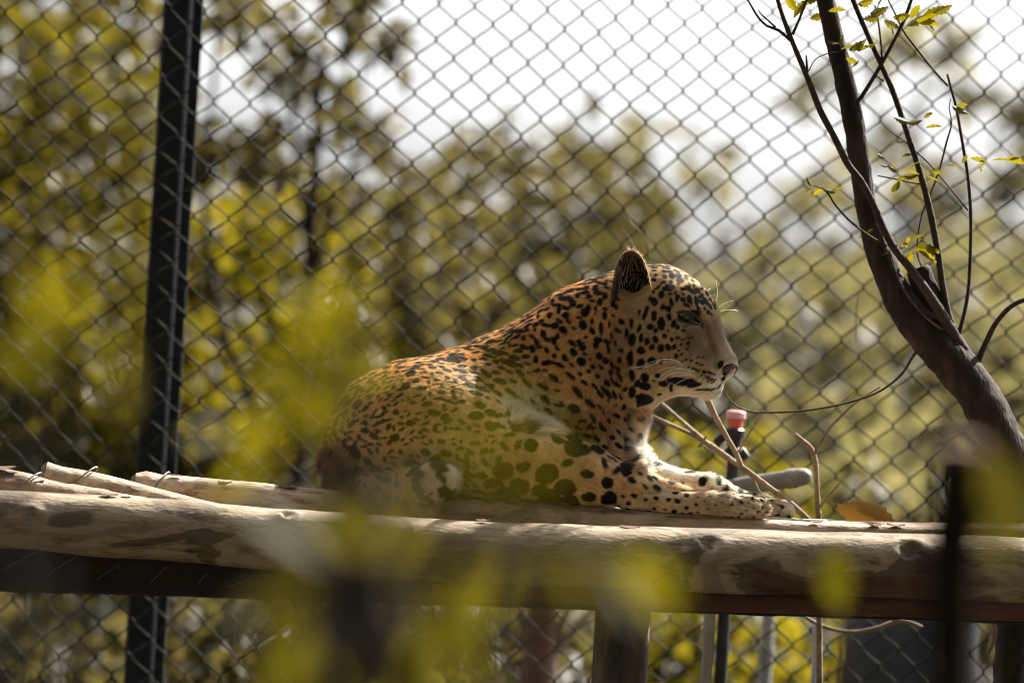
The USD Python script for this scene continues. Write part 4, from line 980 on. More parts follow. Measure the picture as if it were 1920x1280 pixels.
SP1 = [(525,215,25,8,5),(600,222,28,10,10),(525,237,18,7,10),(585,243,22,9,10),(672,250,22,12,50),(640,272,20,22,0),(595,277,15,14,0),(537,270,12,12,0),(695,308,24,20,45),(730,290,18,9,45),(585,312,20,10,-40),(630,353,32,27,-35),(545,355,30,9,-50),(573,400,19,25,0),(678,417,15,24,20),(714,362,17,11,-15),(778,377,24,20,-20),(663,385,10,14,30),(755,335,10,8,0),(785,340,14,10,30),(718,432,18,16,0),(757,430,16,28,0),(770,455,10,14,0),(803,440,16,32,0),(835,405,14,22,45),(868,445,14,38,-30),(905,528,12,8,45),(882,518,12,14,0),(860,492,9,12,0),(945,487,12,16,0),
 (525,448,23,28,-20),(637,452,13,28,-10),(575,482,13,22,10),(620,492,20,22,0),(490,420,12,18,30),(418,520,11,19,10),(468,505,13,32,20),(457,545,13,26,25),(519,536,18,32,10),(620,548,16,24,0),(655,590,18,24,20),(675,610,14,20,0),(571,592,24,44,-5),(373,588,13,30,5),(492,618,24,20,0),(530,632,12,20,15),(421,628,15,28,20),(333,647,13,33,5),(440,685,14,26,15),(475,705,17,25,20),(535,698,16,24,0),(593,678,15,15,0),(370,700,24,42,5),(645,695,11,13,0),(682,688,14,12,0),(715,700,16,9,-30),(718,635,14,10,30),(750,690,10,8,0),(618,640,8,9,0),
 (432,768,24,24,0),(512,748,22,20,-20),(568,760,20,26,20),(608,748,17,22,-20),(657,752,16,18,0),(690,768,10,8,0),(705,740,12,7,-25),(745,722,14,8,-30),(358,822,20,45,3),(432,855,24,34,10),(508,838,26,26,-30),(570,838,16,18,0),(665,808,13,15,0),(620,830,12,12,0),(700,800,16,8,-30),(296,836,13,23,0),(375,940,20,35,-10),(548,934,21,15,10),(460,950,26,30,0),(583,993,30,17,5),(458,1010,40,24,10),(637,1022,15,25,-10),(515,972,11,7,0),(370,1045,22,36,0),(455,1098,50,40,35),(560,1062,14,9,0),(770,690,12,6,-20),(740,760,14,6,-30),
 (735,830,11,8,10),(770,838,13,8,15),(805,850,14,9,15),(835,862,12,8,0),(750,880,11,7,15),(785,895,15,10,20),(815,905,16,9,15),(860,915,17,11,15),(892,922,14,10,10),(925,930,13,9,10),(850,945,13,10,20),(880,955,14,10,20),(905,962,11,9,0),(928,965,8,7,0),(880,975,11,7,0),(905,985,8,6,0),(925,980,6,5,0),(700,850,14,8,10),(815,810,14,8,0),(850,822,10,7,0),
 (75,280,25,13,-10),(160,262,22,15,-15),(215,248,22,13,-15),(125,305,25,14,0),(30,330,40,10,-25),(75,357,22,17,-20),(132,360,24,27,10),(200,322,16,25,10),(15,405,18,22,0),(85,412,22,18,0),(160,443,21,26,0),(197,405,18,28,0),(60,515,27,32,0),(78,485,18,26,0),(132,490,11,20,0),(128,528,9,13,0),(187,537,18,30,0),(105,580,13,25,0),(47,603,27,33,-20),(172,627,16,48,-3),(222,600,9,32,0),(238,675,11,28,-10),(65,682,14,10,0),(140,700,28,24,0),(137,735,20,25,0),(265,717,9,18,0),(37,740,25,45,-35),(30,845,30,34,-20),(157,808,20,28,-20),(93,832,10,12,0),(118,885,20,15,35),(163,875,22,13,40),(85,905,16,16,0),(140,935,22,17,30),(30,925,20,12,30),(235,922,20,18,40),(57,985,28,16,25),(207,990,24,22,20),(235,965,16,12,45),(130,1010,30,13,40),(205,1045,50,20,30),(240,860,14,30,-20),(215,760,12,36,-10),(290,940,10,40,-25)]
SP2 = [(560,32,35,22,-15),(385,130,38,13,-35),(440,115,12,30,20),(490,115,16,32,-25),(445,155,18,18,0),(575,90,30,14,-35),(565,120,14,20,0),(625,75,24,14,10),(640,112,20,22,0),(580,155,22,16,0),(710,75,14,32,5),(755,115,28,25,-40),(810,38,26,28,0),(300,205,28,16,-15),(380,188,27,16,-10),(370,225,30,14,0),(480,205,14,26,-45),(500,185,20,15,0),(540,220,14,22,-20),(680,190,32,26,20),(597,247,22,30,-20),(670,295,22,34,-15),(705,270,16,24,10),(400,270,40,18,10),(465,280,18,20,0),(555,305,18,34,-25),(525,350,26,28,-35),(620,368,14,26,-25),(330,300,12,34,15),(310,315,24,10,-10),(420,365,36,18,0),(675,405,16,22,0),(750,420,20,32,-35),(545,430,20,30,0),(615,460,30,20,0),(225,232,26,12,-15),(260,185,30,12,-25),(110,300,26,20,0),(190,340,28,22,10),(285,385,52,22,25),(365,460,52,24,25),(200,400,30,16,25),(440,525,40,22,40),(270,450,26,18,15)]
DARK = [(720,982,82,30,8),(650,965,40,22,0),(790,1000,50,22,5),(840,1036,60,8,2),(905,1030,50,8,-8),(960,1004,30,8,-35),(965,870,22,30,20),(990,925,20,16,0),
        (765,520,70,13,10),(815,560,34,18,35),(840,598,26,14,48),(700,518,26,10,-10),(985,960,14,22,40)]
LIGHT = [(730,575,36,4,28),(790,606,24,5,25),(820,455,60,22,0)]
front = np.where(N[:, 1] < 0.25)[0]
pk = cKDTree(np.stack([px_[front], py_[front]], 1))


def hit(px, py):
    c = pk.query_ball_point((px, py), 5.0)
    if not c:
        return None
    c = front[np.array(c)]
    near = V[c, 1] < V[c, 1].min() + 0.02
    c = c[near]
    return c[np.argmin((px_[c] - px) ** 2 + (py_[c] - py) ** 2)]


spots, lights = [], []   # (position, e1, e2, r1, r2, kind)


def add_spot(i, r1, r2, ang, kind=0, out=None, pos=None, nrm=None):
    """r1 x r2 in mm as seen in the picture; ang: image degrees, clockwise from x."""
    p = V[i] if pos is None else pos; n = N[i] if nrm is None else nrm
    a = math.radians(ang)
    u = np.array([math.cos(a), 0, -math.sin(a)]); w = np.array([math.sin(a), 0, math.cos(a)])
    e1 = u - n * (u @ n); l1 = np.linalg.norm(e1); e1 /= l1 + 1e-9
    e2 = np.cross(n, e1)
    (spots if out is None else out).append((p, e1, e2, r1 / 1000 / max(l1, 0.5), r2 / 1000 / max(np.linalg.norm(w - n * (w @ n)), 0.5), kind, n))


HEADC = 0.0
marked = []
for lst, Zf, sc, out, kind in ((SP1, Z1, 3.5556, None, 0), (SP2, Z2, 3.766, None, 0), (DARK, Z1, 3.5556, None, 2), (LIGHT, Z1, 3.5556, lights, 1)):
    for X, Y, a, b, th in lst:
        px, py = Zf(X, Y)
        i = hit(px, py)
        if i is None:
            continue
        f = (1.14 if px > 1150 else 1.03) if kind == 0 else 1.0
        add_spot(i, a / sc * f, b / sc * f, th, kind, out)
        if kind == 0:
            marked.append(V[i])
        if px > 1150:    # the far side of the head carries the like pattern
            q = V[i] * [1, -1, 1]; nn = N[i] * [1, -1, 1]
            add_spot(i, a / sc * f, b / sc * f, th, kind, out, q, nn)
            marked.append(q)
marked = np.array(marked)
mk = cKDTree(marked)
# the rest of the coat: spots sown over the surface, size and lie by region
def region_of(px, py, p):
    """(spacing, r1, r2, angle, rosette share) in mm"""
    d = p[1] * 1000
    if 1222 < px < 1350 and py < 578 and d > -72 and py < 612 - (1350 - px) * 0.35:
        return (13.5, 5.6, 4.2, 35, 0)
    if px > 1165 and py < 770 and not (px < 1200 and py > 700):
        return None
    if px > 1290 and py > 925 and d < -60:
        return (13, 3.2, 2.4, 15, 0)
    if px > 1150 and py > 925 and d < -60:
        return (17, 5, 3.8, 10, 0)
    if px > 1415 and py > 925:
        return (17, 4.2, 3.2, 10, 0)
    if 1165 < px and py < 885 and -105 < d <= -20:
        return (19, 4.5, 6, 30, 0)
    if px > 1195 and py > 850 and d > -20:
        return (25, 8.5, 6.0, -55, 0)
    if px > 1165 and py > 765 and py < 870 and d > -60:
        return (26, 3.5, 9, 25, 0)
    if px > 1195 and py > 870:
        return (21, 6.5, 4, 25, 0)
    if px < 660 and py > 840:
        return (30, 6, 12, 0, 0)
    if py > 860 and px < 870 and d < -150:
        return (20, 7.5, 5, 50, 0) if px < 735 else None
    if px > 1015 and py < 890 and d > -95:
        return (17.5, 8.0, 4.8, 38, 0)
    if px > 1120 and py > 800 and d > -100:
        return (19, 6.5, 4.5, 40, 0)
    if px > 930 and py > 800:
        q_ = 1 - 0.55 * min(max((px - 1120) / 90, 0), 1)
        return (37 * (0.35 + 0.65 * q_), 17.5 * q_, 12.5 * q_, -8 if px < 1100 else 10, 0.12)
    if px > 850 and py > 760:
        return (26, 13.5, 9.2, 12, 0.5)
    if py < 700:
        return (14.5, 8.5, 3.8, -8 if px < 780 else 14, 0.0)
    if px > 880:
        return (22, 11, 4.5, 36, 0.0)
    if py < 800:
        return (20.5, 11.0, 6.4, -10, 0.6)
    return (21, 10.5, 7.0, 20 if px < 720 else 5, 0.5)


order = rng.permutation(len(V))[:60000]
acc_p, acc_r = [], []
cell = {}
for i in order:
    px, py = px_[i], py_[i]
    rg = region_of(px, py, V[i])
    if rg is None:
        continue
    sp_, a, b, th, rs = rg
    if mk.query(V[i])[0] < sp_ / 1000 * 0.78:
        continue
    key = tuple((V[i] / 0.04).astype(int))
    ok = True
    for dx in (-1, 0, 1):
        for dy in (-1, 0, 1):
            for dz in (-1, 0, 1):
                for (q, s) in cell.get((key[0] + dx, key[1] + dy, key[2] + dz), ()):
                    if ((q - V[i]) ** 2).sum() < (0.5 * (s + sp_) / 1000) ** 2:
                        ok = False; break
                if not ok: break
            if not ok: break
        if not ok: break
    if not ok:
        continue
    cell.setdefault(key, []).append((V[i], sp_))
    g1 = 1 + 0.22 * rng.normal(); g1 = min(max(g1, 0.6), 1.35)
    add_spot(i, a * g1, b * g1 * (1 + 0.15 * rng.normal()), th + rng.normal() * 14, 3 if rng.random() < rs else 0)

SPt = cKDTree(np.array([s[0] for s in spots]))
SA = [np.array([s[k] for s in spots]) for k in range(7)]


def spot_field(p, n, kind_dark=True):
    """Signed distance (mm) to the nearest black mark, negative inside."""
    dist, ix = SPt.query(p, k=10)
    w = (meshkit.fbm(p * 115, 2, 3) - 0.5) * 2
    w2 = (meshkit.fbm(p * 115 + 77, 2, 5) - 0.5) * 2
    best = np.full(len(p), 20.0)
    for k in range(10):
        j = ix[:, k]
        o = p - SA[0][j]
        o = o + 0.0018 * np.stack([w, w2, -w], 1)
        a = (o * SA[1][j]).sum(1); b = (o * SA[2][j]).sum(1)
        q = np.sqrt((a / SA[3][j]) ** 2 + (b / SA[4][j]) ** 2 + 1e-9)
        rm = np.minimum(SA[3][j], SA[4][j]) * 1000
        f = (q - 1) * rm
        ros = SA[5][j] == 3
        ph = np.arctan2(b / SA[4][j], a / SA[3][j])
        f = np.where(ros, np.maximum((np.abs(q - 1.02) - 0.36) * rm, 1.6 - 3.2 * np.abs(np.sin(ph * 1.5 + j * 1.7))), f)
        f = np.where((n * SA[6][j]).sum(1) < -0.1, 20, f)
        best = np.minimum(best, f)
    return best


LP = np.array([s[0] for s in lights]); LA = [np.array([s[k] for s in lights]) for k in range(5)]


def coat(p, n):
    """Colour of the hair rooted at p."""
    x = p[:, 0] * 1000 + 960; y = 640 - p[:, 2] * 1000; d = p[:, 1] * 1000
    D2 = (x[:, None] - CP[:, 0]) ** 2 + (y[:, None] - CP[:, 1]) ** 2 + np.where(np.isnan(CD), 0, np.nan_to_num(d[:, None] - CD)) ** 2 * 0.8 + 300.0
    w = 1 / D2 ** 1.9
    base = (w @ CC) / w.sum(1, keepdims=True)
    under = np.clip((-n[:, 2] - 0.45) / 0.4, 0, 1)[:, None] * (x < 1330)[:, None]
    base = base * (1 - 0.5 * under) + np.array([0.6, 0.52, 0.4]) * 0.5 * under
    m = (meshkit.fbm(p * 45 + 3, 3, 8) - 0.5)[:, None]
    tuft = np.exp(-(polyd(x, y, [(950, 752), (990, 776), (1030, 796)]) / 13) ** 2) * (n[:, 1] < 0.3)
    gold = np.clip((0.62 - base[:, 2:3] / base[:, 0:1]) / 0.2, 0, 1)
    base = base * (gold * np.array([1.03, 0.97, 0.83]) + (1 - gold) * 0.98)
    base = base * (1 - 0.8 * tuft[:, None]) + np.array([0.72, 0.66, 0.55]) * 0.8 * tuft[:, None]
    base = base * (1 + 0.4 * m)
    for k in range(len(LP)):
        o = p - LP[k]
        q = np.sqrt(((o @ LA[1][k]) / LA[3][k]) ** 2 + ((o @ LA[2][k]) / LA[4][k]) ** 2)
        a = np.clip(1.3 - q, 0, 1)[:, None] * (np.linalg.norm(o, axis=1) < 0.03)[:, None]
        base = base * (1 - a * 0.8) + np.array([0.55, 0.47, 0.35]) * a * 0.8
    sf = spot_field(p, n)
    blk = np.clip(0.5 - sf / 1.5, 0, 1)
    # rings of the tail
    tail = (y > 860) & (x > 690) & (x < 880) & (d < -150)
    ring = np.sin((x * 0.93 - (y - 905) * 0.35) / 7.6 + 1.5 * (meshkit.fbm(p * 60, 2, 1) - 0.5) * 4)
    blk = np.where(tail, np.where(x > 742, np.clip(ring * 2.0 + 0.25, 0, 1), blk), blk)
    blk = (blk * np.clip(1.25 - 1.6 * tuft, 0, 1))[:, None]
    dark = np.array([0.013, 0.0105, 0.009]) * (1 + 0.6 * m)
    return base * (1 - blk) + dark * blk, sf


col, sfv = coat(V, N)
coat_nodes = {
    'a': ('attribute', {'attribute': 'coat'}), 'g': ('geometry', {}), 'n': ('noise_texture', {'scale': 420.0, 'detail': 2.0}), 'bm': ('bump', {'strength': 0.25, 'distance': 0.002}),
    'p': ('principled_bsdf', {'roughness': 0.85, 'specular_ior_level': 0.08})}
M_skin = mat('coat_skin', coat_nodes, [('a.color', 'p.base_color'), ('g.position', 'n.vector'), ('n.fac', 'bm.height'), ('bm.normal', 'p.normal')], 'p.BSDF')
M_fur = mat('coat_fur', {
    'a': ('attribute', {'attribute': 'coat'}), 'p': ('principled_bsdf', {'roughness': 0.6, 'specular_ior_level': 0.14}), 't': ('translucent_bsdf', {}), 'm': ('mix_closure', {'fac': 0.22})},
    [('a.color', 'p.base_color'), ('a.color', 't.color'), ('p.BSDF', 'm.closure1'), ('t.BSDF', 'm.closure2')], 'm.closure')


def add_primvar(m, c):
    UsdGeom.PrimvarsAPI(m).CreatePrimvar('coat', _T.Color3fArray, 'vertex').Set(Vt.Vec3fArray.FromNumpy(np.ascontiguousarray(c, np.float32)))


def set_normals(m, n):
    m.CreateNormalsAttr(Vt.Vec3fArray.FromNumpy(np.ascontiguousarray(n, np.float32)))
    m.SetNormalsInterpolation('vertex')


leopard = thing('leopard', 'spotted leopard lying on the pole platform, head in profile to the right', 'leopard')
body = part('body', (to_world(V), Fc), M_skin, leopard)
set_normals(body, dir_world(N))
add_primvar(body, col)

# ---- ears
def ear(side):
    """A rounded cup, open forwards and to the side; side -1 is the near one."""
    nu, nv = 25, 19
    s = np.linspace(-1, 1, nu); t = np.linspace(0, 1, nv)
    Sg, Tg = np.meshgrid(s, t, indexing='ij')
    yy = 0.086
    base = np.array([(1184 - 960) / 1000, 0, (640 - 576) / 1000])
    upv = np.array([0.03, -0.20, 1.0]); upv /= np.linalg.norm(upv)
    opn = np.array([0.28, 0.95, 0.0]); opn -= upv * (opn @ upv); opn /= np.linalg.norm(opn)
    sdv = np.cross(upv, opn)
    Hh = 0.112
    wid = 0.042 * (1 - Tg ** 4.5) ** 0.5 * (1.0 - 0.30 * Tg)
    dep = 0.022 * (1 - Tg ** 1.5) + 0.006
    cup = dep * (1 - np.abs(Sg) ** 2.4)
    pos = base + Hh * Tg[..., None] * upv + (Sg * wid)[..., None] * sdv - cup[..., None] * opn - (0.010 * Tg ** 2)[..., None] * opn
    n = np.cross(np.gradient(pos, axis=0), np.gradient(pos, axis=1))
    n /= np.linalg.norm(n, axis=-1, keepdims=True) + 1e-12
    if (n[nu // 2, 3] @ opn) < 0:
        n = -n
    th = 0.0026 * (0.35 + 0.65 * np.sqrt(np.clip((1 - Sg ** 2) * (1 - Tg ** 4), 0, 1)))[..., None]
    inn = pos + n * th; out = pos - n * th
    vi = inn.reshape(-1, 3); vo = out.reshape(-1, 3)
    i, j = np.meshgrid(np.arange(nu - 1), np.arange(nv - 1), indexing='ij')
    q = np.stack([i * nv + j, (i + 1) * nv + j, (i + 1) * nv + j + 1, i * nv + j + 1], -1).reshape(-1, 4)
    o = len(vi)
    edge = [(0, j) for j in range(nv)]
    e1 = np.array([0 * nv + j for j in range(nv)]); e2 = np.array([(nu - 1) * nv + j for j in range(nv)])
    rim = [np.stack([e1[:-1], e1[1:], e1[1:] + o, e1[:-1] + o], 1), np.stack([e2[:-1], e2[1:], e2[1:] + o, e2[:-1] + o], 1)]
    fq = np.vstack([q, q[:, ::-1] + o] + rim)
    v = np.vstack([vi, vo])
    # here y is mirrored: the side away from the midline
    v = v * [1, side, 1] + [0, side * yy, 0]
    nn = np.vstack([n.reshape(-1, 3), -n.reshape(-1, 3)]) * [1, side, 1]
    c = np.zeros_like(v)
    Sf, Tf = Sg.ravel(), Tg.ravel()
    rimw = np.clip((np.maximum(np.abs(Sf), Tf ** 2) - 0.86) / 0.10, 0, 1)[:, None]
    inner = np.array([0.36, 0.235, 0.14]) * (1 - rimw) + np.array([0.42, 0.29, 0.17]) * rimw
    inner = inner * (0.55 + 0.75 * Tf[:, None])  # darker toward the cup's base: the hollow's shade put into the colour
    c[:o] = inner
    bk = np.clip((np.abs(Tf - 0.38) - 0.22) / 0.08, 0, 1)[:, None]
    c[o:] = np.array([0.02, 0.016, 0.013]) * (1 - bk) + np.array([0.42, 0.29, 0.17]) * bk
    f = np.vstack([fq[:, [0, 1, 2]], fq[:, [0, 2, 3]]])
    return v, f, nn, c, (pos * [1, side, 1] + [0, side * yy, 0], n * [1, side, 1], Sg, Tg, upv, opn * [1, side, 1])


def ribbons(p, n, flow, length, width, color, lift, r, bend=0.35):
    """Short hairs as two-segment ribbons lying near the skin. Returns vertices, faces, normals, colours."""
    m = len(p)
    fl = flow - n * (flow * n).sum(1, keepdims=True)
    fl /= np.linalg.norm(fl, axis=1, keepdims=True) + 1e-9
    fl = fl + r.normal(size=(m, 3)) * 0.22
    fl -= n * (fl * n).sum(1, keepdims=True)
    fl /= np.linalg.norm(fl, axis=1, keepdims=True) + 1e-9
    lift = np.asarray(lift).reshape(-1, 1) * (0.5 + r.random((m, 1)))
    d1 = fl + n * lift * 1.3; d1 /= np.linalg.norm(d1, axis=1, keepdims=True)
    d2 = fl + n * lift * (1 - bend) * 0.8; d2 /= np.linalg.norm(d2, axis=1, keepdims=True)
    b = np.cross(n, fl)
    L = (length * (0.65 + 0.7 * r.random(m)))[:, None]; w = np.asarray(width).reshape(-1, 1)
    base = p - n * 0.0008
    mid = base + d1 * L * 0.5
    tip = mid + d2 * L * 0.5
    v = np.stack([base - b * w / 2, base + b * w / 2, mid - b * w * 0.38, mid + b * w * 0.38, tip], 1).reshape(-1, 3)
    o = (np.arange(m) * 5)[:, None]
    f = np.vstack([o + [0, 3, 1], o + [0, 2, 3], o + [2, 4, 3]])
    k = np.array([1.0, 1.0, 1.02, 1.02, 1.10])
    jit = (1 + 0.20 * r.normal(size=m)).clip(0.6, 1.5)[:, None, None]
    c = np.repeat(color[:, None], 5, 1) * k[None, :, None] * jit
    nn = np.repeat((n + 0.25 * fl * 0 + 0.12 * r.normal(size=(m, 3)))[:, None], 5, 1).reshape(-1, 3)
    nn /= np.linalg.norm(nn, axis=1, keepdims=True)
    return v, f, nn, np.clip(c.reshape(-1, 3), 0, 1)


for side in (-1, 1):
    v, f, nn, c, info = ear(side)
    e = part('ear', (to_world(v), f), M_skin, leopard)
    set_normals(e, dir_world(nn)); add_primvar(e, c)
    pos, n, Sg, Tg, upv, opn = info
    r = np.random.default_rng(70 + side)
    # pale tufts inside the cup and the rim's fringe
    k = r.integers(0, Sg.size, 900)
    sf, tf = Sg.ravel()[k], Tg.ravel()[k]
    p0 = pos.reshape(-1, 3)[k] + r.normal(size=(900, 3)) * 0.001; n0 = n.reshape(-1, 3)[k]
    ce = np.where((np.abs(sf - 0.35) < 0.3)[:, None] & (np.abs(tf - 0.45) < 0.2)[:, None], [[0.55, 0.46, 0.33]], [[0.33, 0.22, 0.135]])
    ce = np.where((np.maximum(np.abs(sf), tf ** 2) > 0.9)[:, None], [[0.5, 0.37, 0.23]], ce)
    rb = ribbons(p0 + n0 * 0.002, n0, np.tile(upv + 0.4 * opn, (900, 1)), np.full(900, 0.011), np.full(900, 0.0007), ce, np.full(900, 0.3), r)
    h = part('ear_fur', (to_world(rb[0]), rb[1]), M_fur, e, kind='stuff')
    set_normals(h, dir_world(rb[2])); add_primvar(h, rb[3])

# ---- fur
NH = 300000
r = np.random.default_rng(99)
tri = V[Fc]; ar = np.linalg.norm(np.cross(tri[:, 1] - tri[:, 0], tri[:, 2] - tri[:, 0]), axis=1)
cx_ = px_[Fc].mean(1); cy_ = py_[Fc].mean(1)
wt = ar * np.where(N[Fc].mean(1)[:, 1] < 0.25, 1.0, 0.35) * np.where((cx_ > 1150) & (cy_ < 770), 1.8, 1.0)
fi = r.choice(len(Fc), NH, p=wt / wt.sum())
u1, u2 = r.random(NH), r.random(NH)
sw = u1 + u2 > 1; u1[sw], u2[sw] = 1 - u1[sw], 1 - u2[sw]
bw = np.stack([1 - u1 - u2, u1, u2], 1)
hp = (V[Fc[fi]] * bw[..., None]).sum(1); hn = (N[Fc[fi]] * bw[..., None]).sum(1); hn /= np.linalg.norm(hn, axis=1, keepdims=True)
hx = hp[:, 0] * 1000 + 960; hy = 640 - hp[:, 2] * 1000; hd = hp[:, 1] * 1000
FL = [  # flow of the hair: (px, py, dx, dy up)
    (1370, 650, -0.5, 0.9), (1340, 600, -0.7, 0.7), (1290, 530, -1, 0.2), (1230, 520, -1, -0.2), (1330, 700, -1, -0.3), (1280, 660, -1, -0.2), (1220, 640, -0.8, -0.6), (1240, 720, -0.9, -0.6), (1180, 620, -0.7, -0.8), (1330, 740, -0.4, -0.8),
    (1100, 600, -0.8, -0.6), (1050, 700, -0.8, -0.7), (1120, 800, -0.4, -0.9), (1190, 800, 0.7, -0.6), (1215, 870, 0.7, 0.5), (980, 620, -1, -0.4), (850, 670, -1, -0.15), (700, 720, -1, -0.4), (640, 800, -0.5, -1), (620, 880, -0.1, -1),
    (760, 800, -0.9, -0.5), (740, 880, 0.4, -0.9), (900, 800, -0.3, -0.8), (960, 760, 0.5, 0.8), (1020, 795, 0.8, 0.5), (1000, 870, 0.3, -0.9), (1100, 900, 0.8, -0.5), (1250, 935, 1, -0.2), (1400, 950, 1, -0.2), (1300, 890, 1, -0.3), (1450, 955, 1, -0.2), (820, 900, 0.6, 0.5)]
FP = np.array([a[:2] for a in FL], float); FV = np.array([[a[2], 0, a[3]] for a in FL])
w = 1 / ((hx[:, None] - FP[:, 0]) ** 2 + (hy[:, None] - FP[:, 1]) ** 2 + 200) ** 1.6
flow = (w @ FV) / w.sum(1, keepdims=True)
length = np.full(NH, 0.0075)
head = (hx > 1190) & (hy < 765)
length[head] = 0.0050
length[(hx > 1300) & (hy < 700)] = 0.0038
length[(hx > 1230) & (hy > 920)] = 0.0065
chest = (np.abs(hx - 1195) < 28) & (hy > 765) & (hy < 885)
length[chest] = 0.018
length[(hx > 1200) & (hx < 1260) & (hy > 850) & (hy < 885) & (hn[:, 2] > 0.3)] = 0.012
length[(hx > 1318) & (hx < 1365) & (hy > 730)] = 0.012
length[(np.abs(hx - 1010) < 55) & (np.abs(hy - 788) < 26) & (hn[:, 2] > 0.45)] = 0.028
tl = (hy > 860) & (hx > 690) & (hx < 880) & (hd < -150)
length[tl] = 0.012
length[(hx < 668) & (hy > 830)] = 0.020
# no hair on the eye, the nose leather or the lips
bare = (((hx - 1290) / 20) ** 2 + ((hy - 593) / 10) ** 2 < 1) | (((hx - 1372) / 22) ** 2 + ((hy - 694) / 17) ** 2 < 1)
fdir = flow - hn * (flow * hn).sum(1, keepdims=True); fdir /= np.linalg.norm(fdir, axis=1, keepdims=True) + 1e-9
hc, _ = coat(hp + fdir * (length * 0.45)[:, None], hn)
al = hp - fdir * ((hp * fdir).sum(1, keepdims=True)) * 0.78
streak = (meshkit.fbm(al * 330, 2, 12) - 0.5) * 2
clump = (meshkit.fbm(al * 120 + 40, 2, 15) - 0.5) * 2
hc = hc * (1 + 0.55 * streak + 0.30 * clump)[:, None].clip(0.35, 1.8)
hn = hn + fdir * (0.55 * streak + 0.35 * clump)[:, None] * 0.6
hn /= np.linalg.norm(hn, axis=1, keepdims=True)
lift = np.where(chest, 0.8, np.where(tl, 0.5, 0.32))
k = ~bare
wd = np.where(head | (hx > 1150), 0.0008, 0.0011)
rb = ribbons(hp[k], hn[k], flow[k], length[k], wd[k], hc[k], lift[k], r)
fur = part('fur', (to_world(rb[0]), rb[1]), M_fur, leopard, kind='stuff')
set_normals(fur, dir_world(rb[2])); add_primvar(fur, rb[3])

# ---- eyes, nose, whiskers
M_iris = mat('iris', {'p': ('principled_bsdf', {'base_color': (0.085, 0.09, 0.05), 'roughness': 0.12, 'coat_weight': 1.0})}, [], 'p.BSDF')
M_pupil = mat('pupil', {'p': ('principled_bsdf', {'base_color': (0.004, 0.004, 0.004), 'roughness': 0.1})}, [], 'p.BSDF')
M_lid = mat('eyelid', {'p': ('principled_bsdf', {'base_color': (0.012, 0.009, 0.008), 'roughness': 0.5})}, [], 'p.BSDF')
M_nose = mat('nose_leather', {'g': ('geometry', {}), 'n': ('noise_texture', {'scale': 500.0, 'detail': 2.0}), 'b': ('bump', {'strength': 0.5, 'distance': 0.001}),
                              'p': ('principled_bsdf', {'base_color': (0.020, 0.012, 0.011), 'roughness': 0.42, 'specular_ior_level': 0.5})}, [('g.position', 'n.vector'), ('n.fac', 'b.height'), ('b.normal', 'p.normal')], 'p.BSDF')
ico = trimesh.creation.icosphere(3)
iv, if_ = np.array(ico.vertices), np.array(ico.faces)
head_near = (px_ > 1200) & (py_ < 760)


def skin_y(px, py):
    return V[hit(px, py), 1]


ye = -skin_y(1291, 594)
for side in (-1, 1):
    c = np.array([(1289 - 960) / 1000, side * (ye - 0.0065), (640 - 593) / 1000])
    eye = part('eye', (to_world(iv * 0.0125 + c), if_), M_iris, leopard, smooth=True)
    look = np.array([0.75, side * 0.66, -0.05]); look /= np.linalg.norm(look)
    part('pupil', (to_world(iv * [0.0042, 0.0042, 0.0050] + c + look * 0.0092), if_), M_pupil, eye, smooth=True)
    # lids: the upper one heavy and level, the lower one thin
    up_ = [(1268, 586), (1276, 584), (1287, 584), (1298, 588), (1308, 597), (1315, 606)]
    lo_ = [(1268, 586), (1275, 594), (1284, 601), (1295, 606), (1306, 608), (1315, 607)]
    for nm, rows, rr, mm in (('upper_eyelid', up_, 0.0042, M_lid), ('lower_eyelid', lo_, 0.0034, M_lid)):
        pts = []
        for x, y in rows:
            q = Q(x, y); yy = -skin_y(x, y)
            rad = (q[0] - c[0]) ** 2 + (q[2] - c[2]) ** 2
            yb = abs(c[1]) + math.sqrt(max(0.0129 ** 2 - rad, 0))
            pts.append([q[0], side * max(yy + 0.0, yb * 1.0 if rad < 0.0125 ** 2 else yy), q[2]])
        cpt = resample(np.hstack([np.array(pts), np.full((len(pts), 1), rr)]), 0.003)
        t_ = np.linspace(0, 1, len(cpt)); rad = rr * (0.35 + 0.65 * np.sin(np.pi * t_))
        tv, tf = tube(cpt[:, :3], rad, 8)
        part(nm, (to_world(tv), tf), mm, eye, smooth=True)
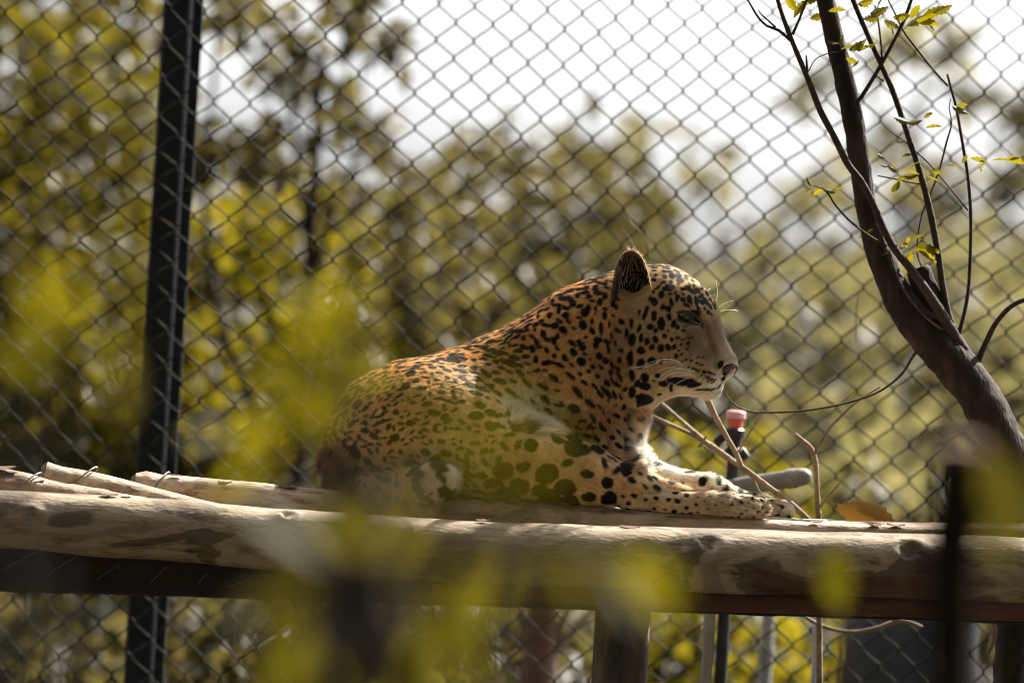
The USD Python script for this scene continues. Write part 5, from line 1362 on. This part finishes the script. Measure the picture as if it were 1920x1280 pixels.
# nose leather: a rounded wedge with two nostrils
nc = Q(1362, 692)
nv = iv.copy()
nv = nv * [0.0225, 0.0285, 0.0165]
wz = np.clip((nv[:, 2] + 0.016) / 0.032, 0, 1)
nv[:, 1] *= 0.45 + 0.65 * wz
nv[:, 0] += 0.010 * (wz - 0.5)
for side in (-1, 1):
    o = nv - np.array([0.0125, side * 0.0125, -0.001])
    q = np.sqrt((o[:, 0] / 0.010) ** 2 + (o[:, 1] / 0.009) ** 2 + (o[:, 2] / 0.0052) ** 2)
    nv -= (np.exp(-q ** 2) * 0.008)[:, None] * np.array([0.75, side * 0.6, 0.1])
part('nose', (to_world(nv + nc), if_), M_nose, leopard, smooth=True)
M_whisker = mat('whisker', {'p': ('principled_bsdf', {'base_color': (0.8, 0.76, 0.66), 'roughness': 0.35})}, [], 'p.BSDF')
WH = [  # zoom-1 rows of the near side
    [(720,860),(660,838),(580,832),(500,850),(420,880),(350,888)], [(715,872),(650,850),(560,850),(490,868),(440,890)], [(760,905),(700,890),(640,884),(560,905),(500,950)], [(790,910),(720,905),(650,915),(590,945)],
    [(800,940),(740,936),(680,940),(620,955)], [(740,960),(700,975),(660,1000),(640,1030)], [(855,930),(830,960),(810,985)], [(720,895),(660,895),(600,920),(540,965)], [(770,925),(700,920),(620,935),(560,975)], [(690,850),(620,826),(560,838),(480,880),(380,884)],
    [(715,1062),(660,1068),(610,1085),(570,1110)], [(700,1066),(640,1074),(590,1100),(550,1125)]]
BROW = [[(955,480),(985,460),(1020,445),(1050,440)], [(965,508),(1010,500),(1050,500),(1080,508)], [(935,440),(942,400),(940,350),(932,300)], [(862,385),(880,370),(895,358)]]
ws = []
for rows in WH:
    x0_, y0_ = Z1(*rows[0])
    ii = hit(x0_, y0_); yb = V[ii, 1] if ii is not None else -0.05
    pts = [[*Q(*Z1(x, y), (yb * 1000 - 2 - 16 * k)), 0.00042 * (1 - 0.14 * k)] for k, (x, y) in enumerate(rows)]
    ws.append(np.array(pts))
    ws.append(np.array(pts) * [1, -1, 1, 1])
for q, rows in enumerate(BROW):
    ws.append(np.array([[*Q(*Z1(x, y), 25 + 6 * k), 0.0005 * (1 - 0.15 * k)] for k, (x, y) in enumerate(rows)]))
for pts in ws:
    c = resample(pts, 0.004)
    tv, tf = tube(c[:, :3], np.maximum(c[:, 3], 0.00018), 5)
    part('whisker', (to_world(tv), tf), M_whisker, leopard, smooth=True)
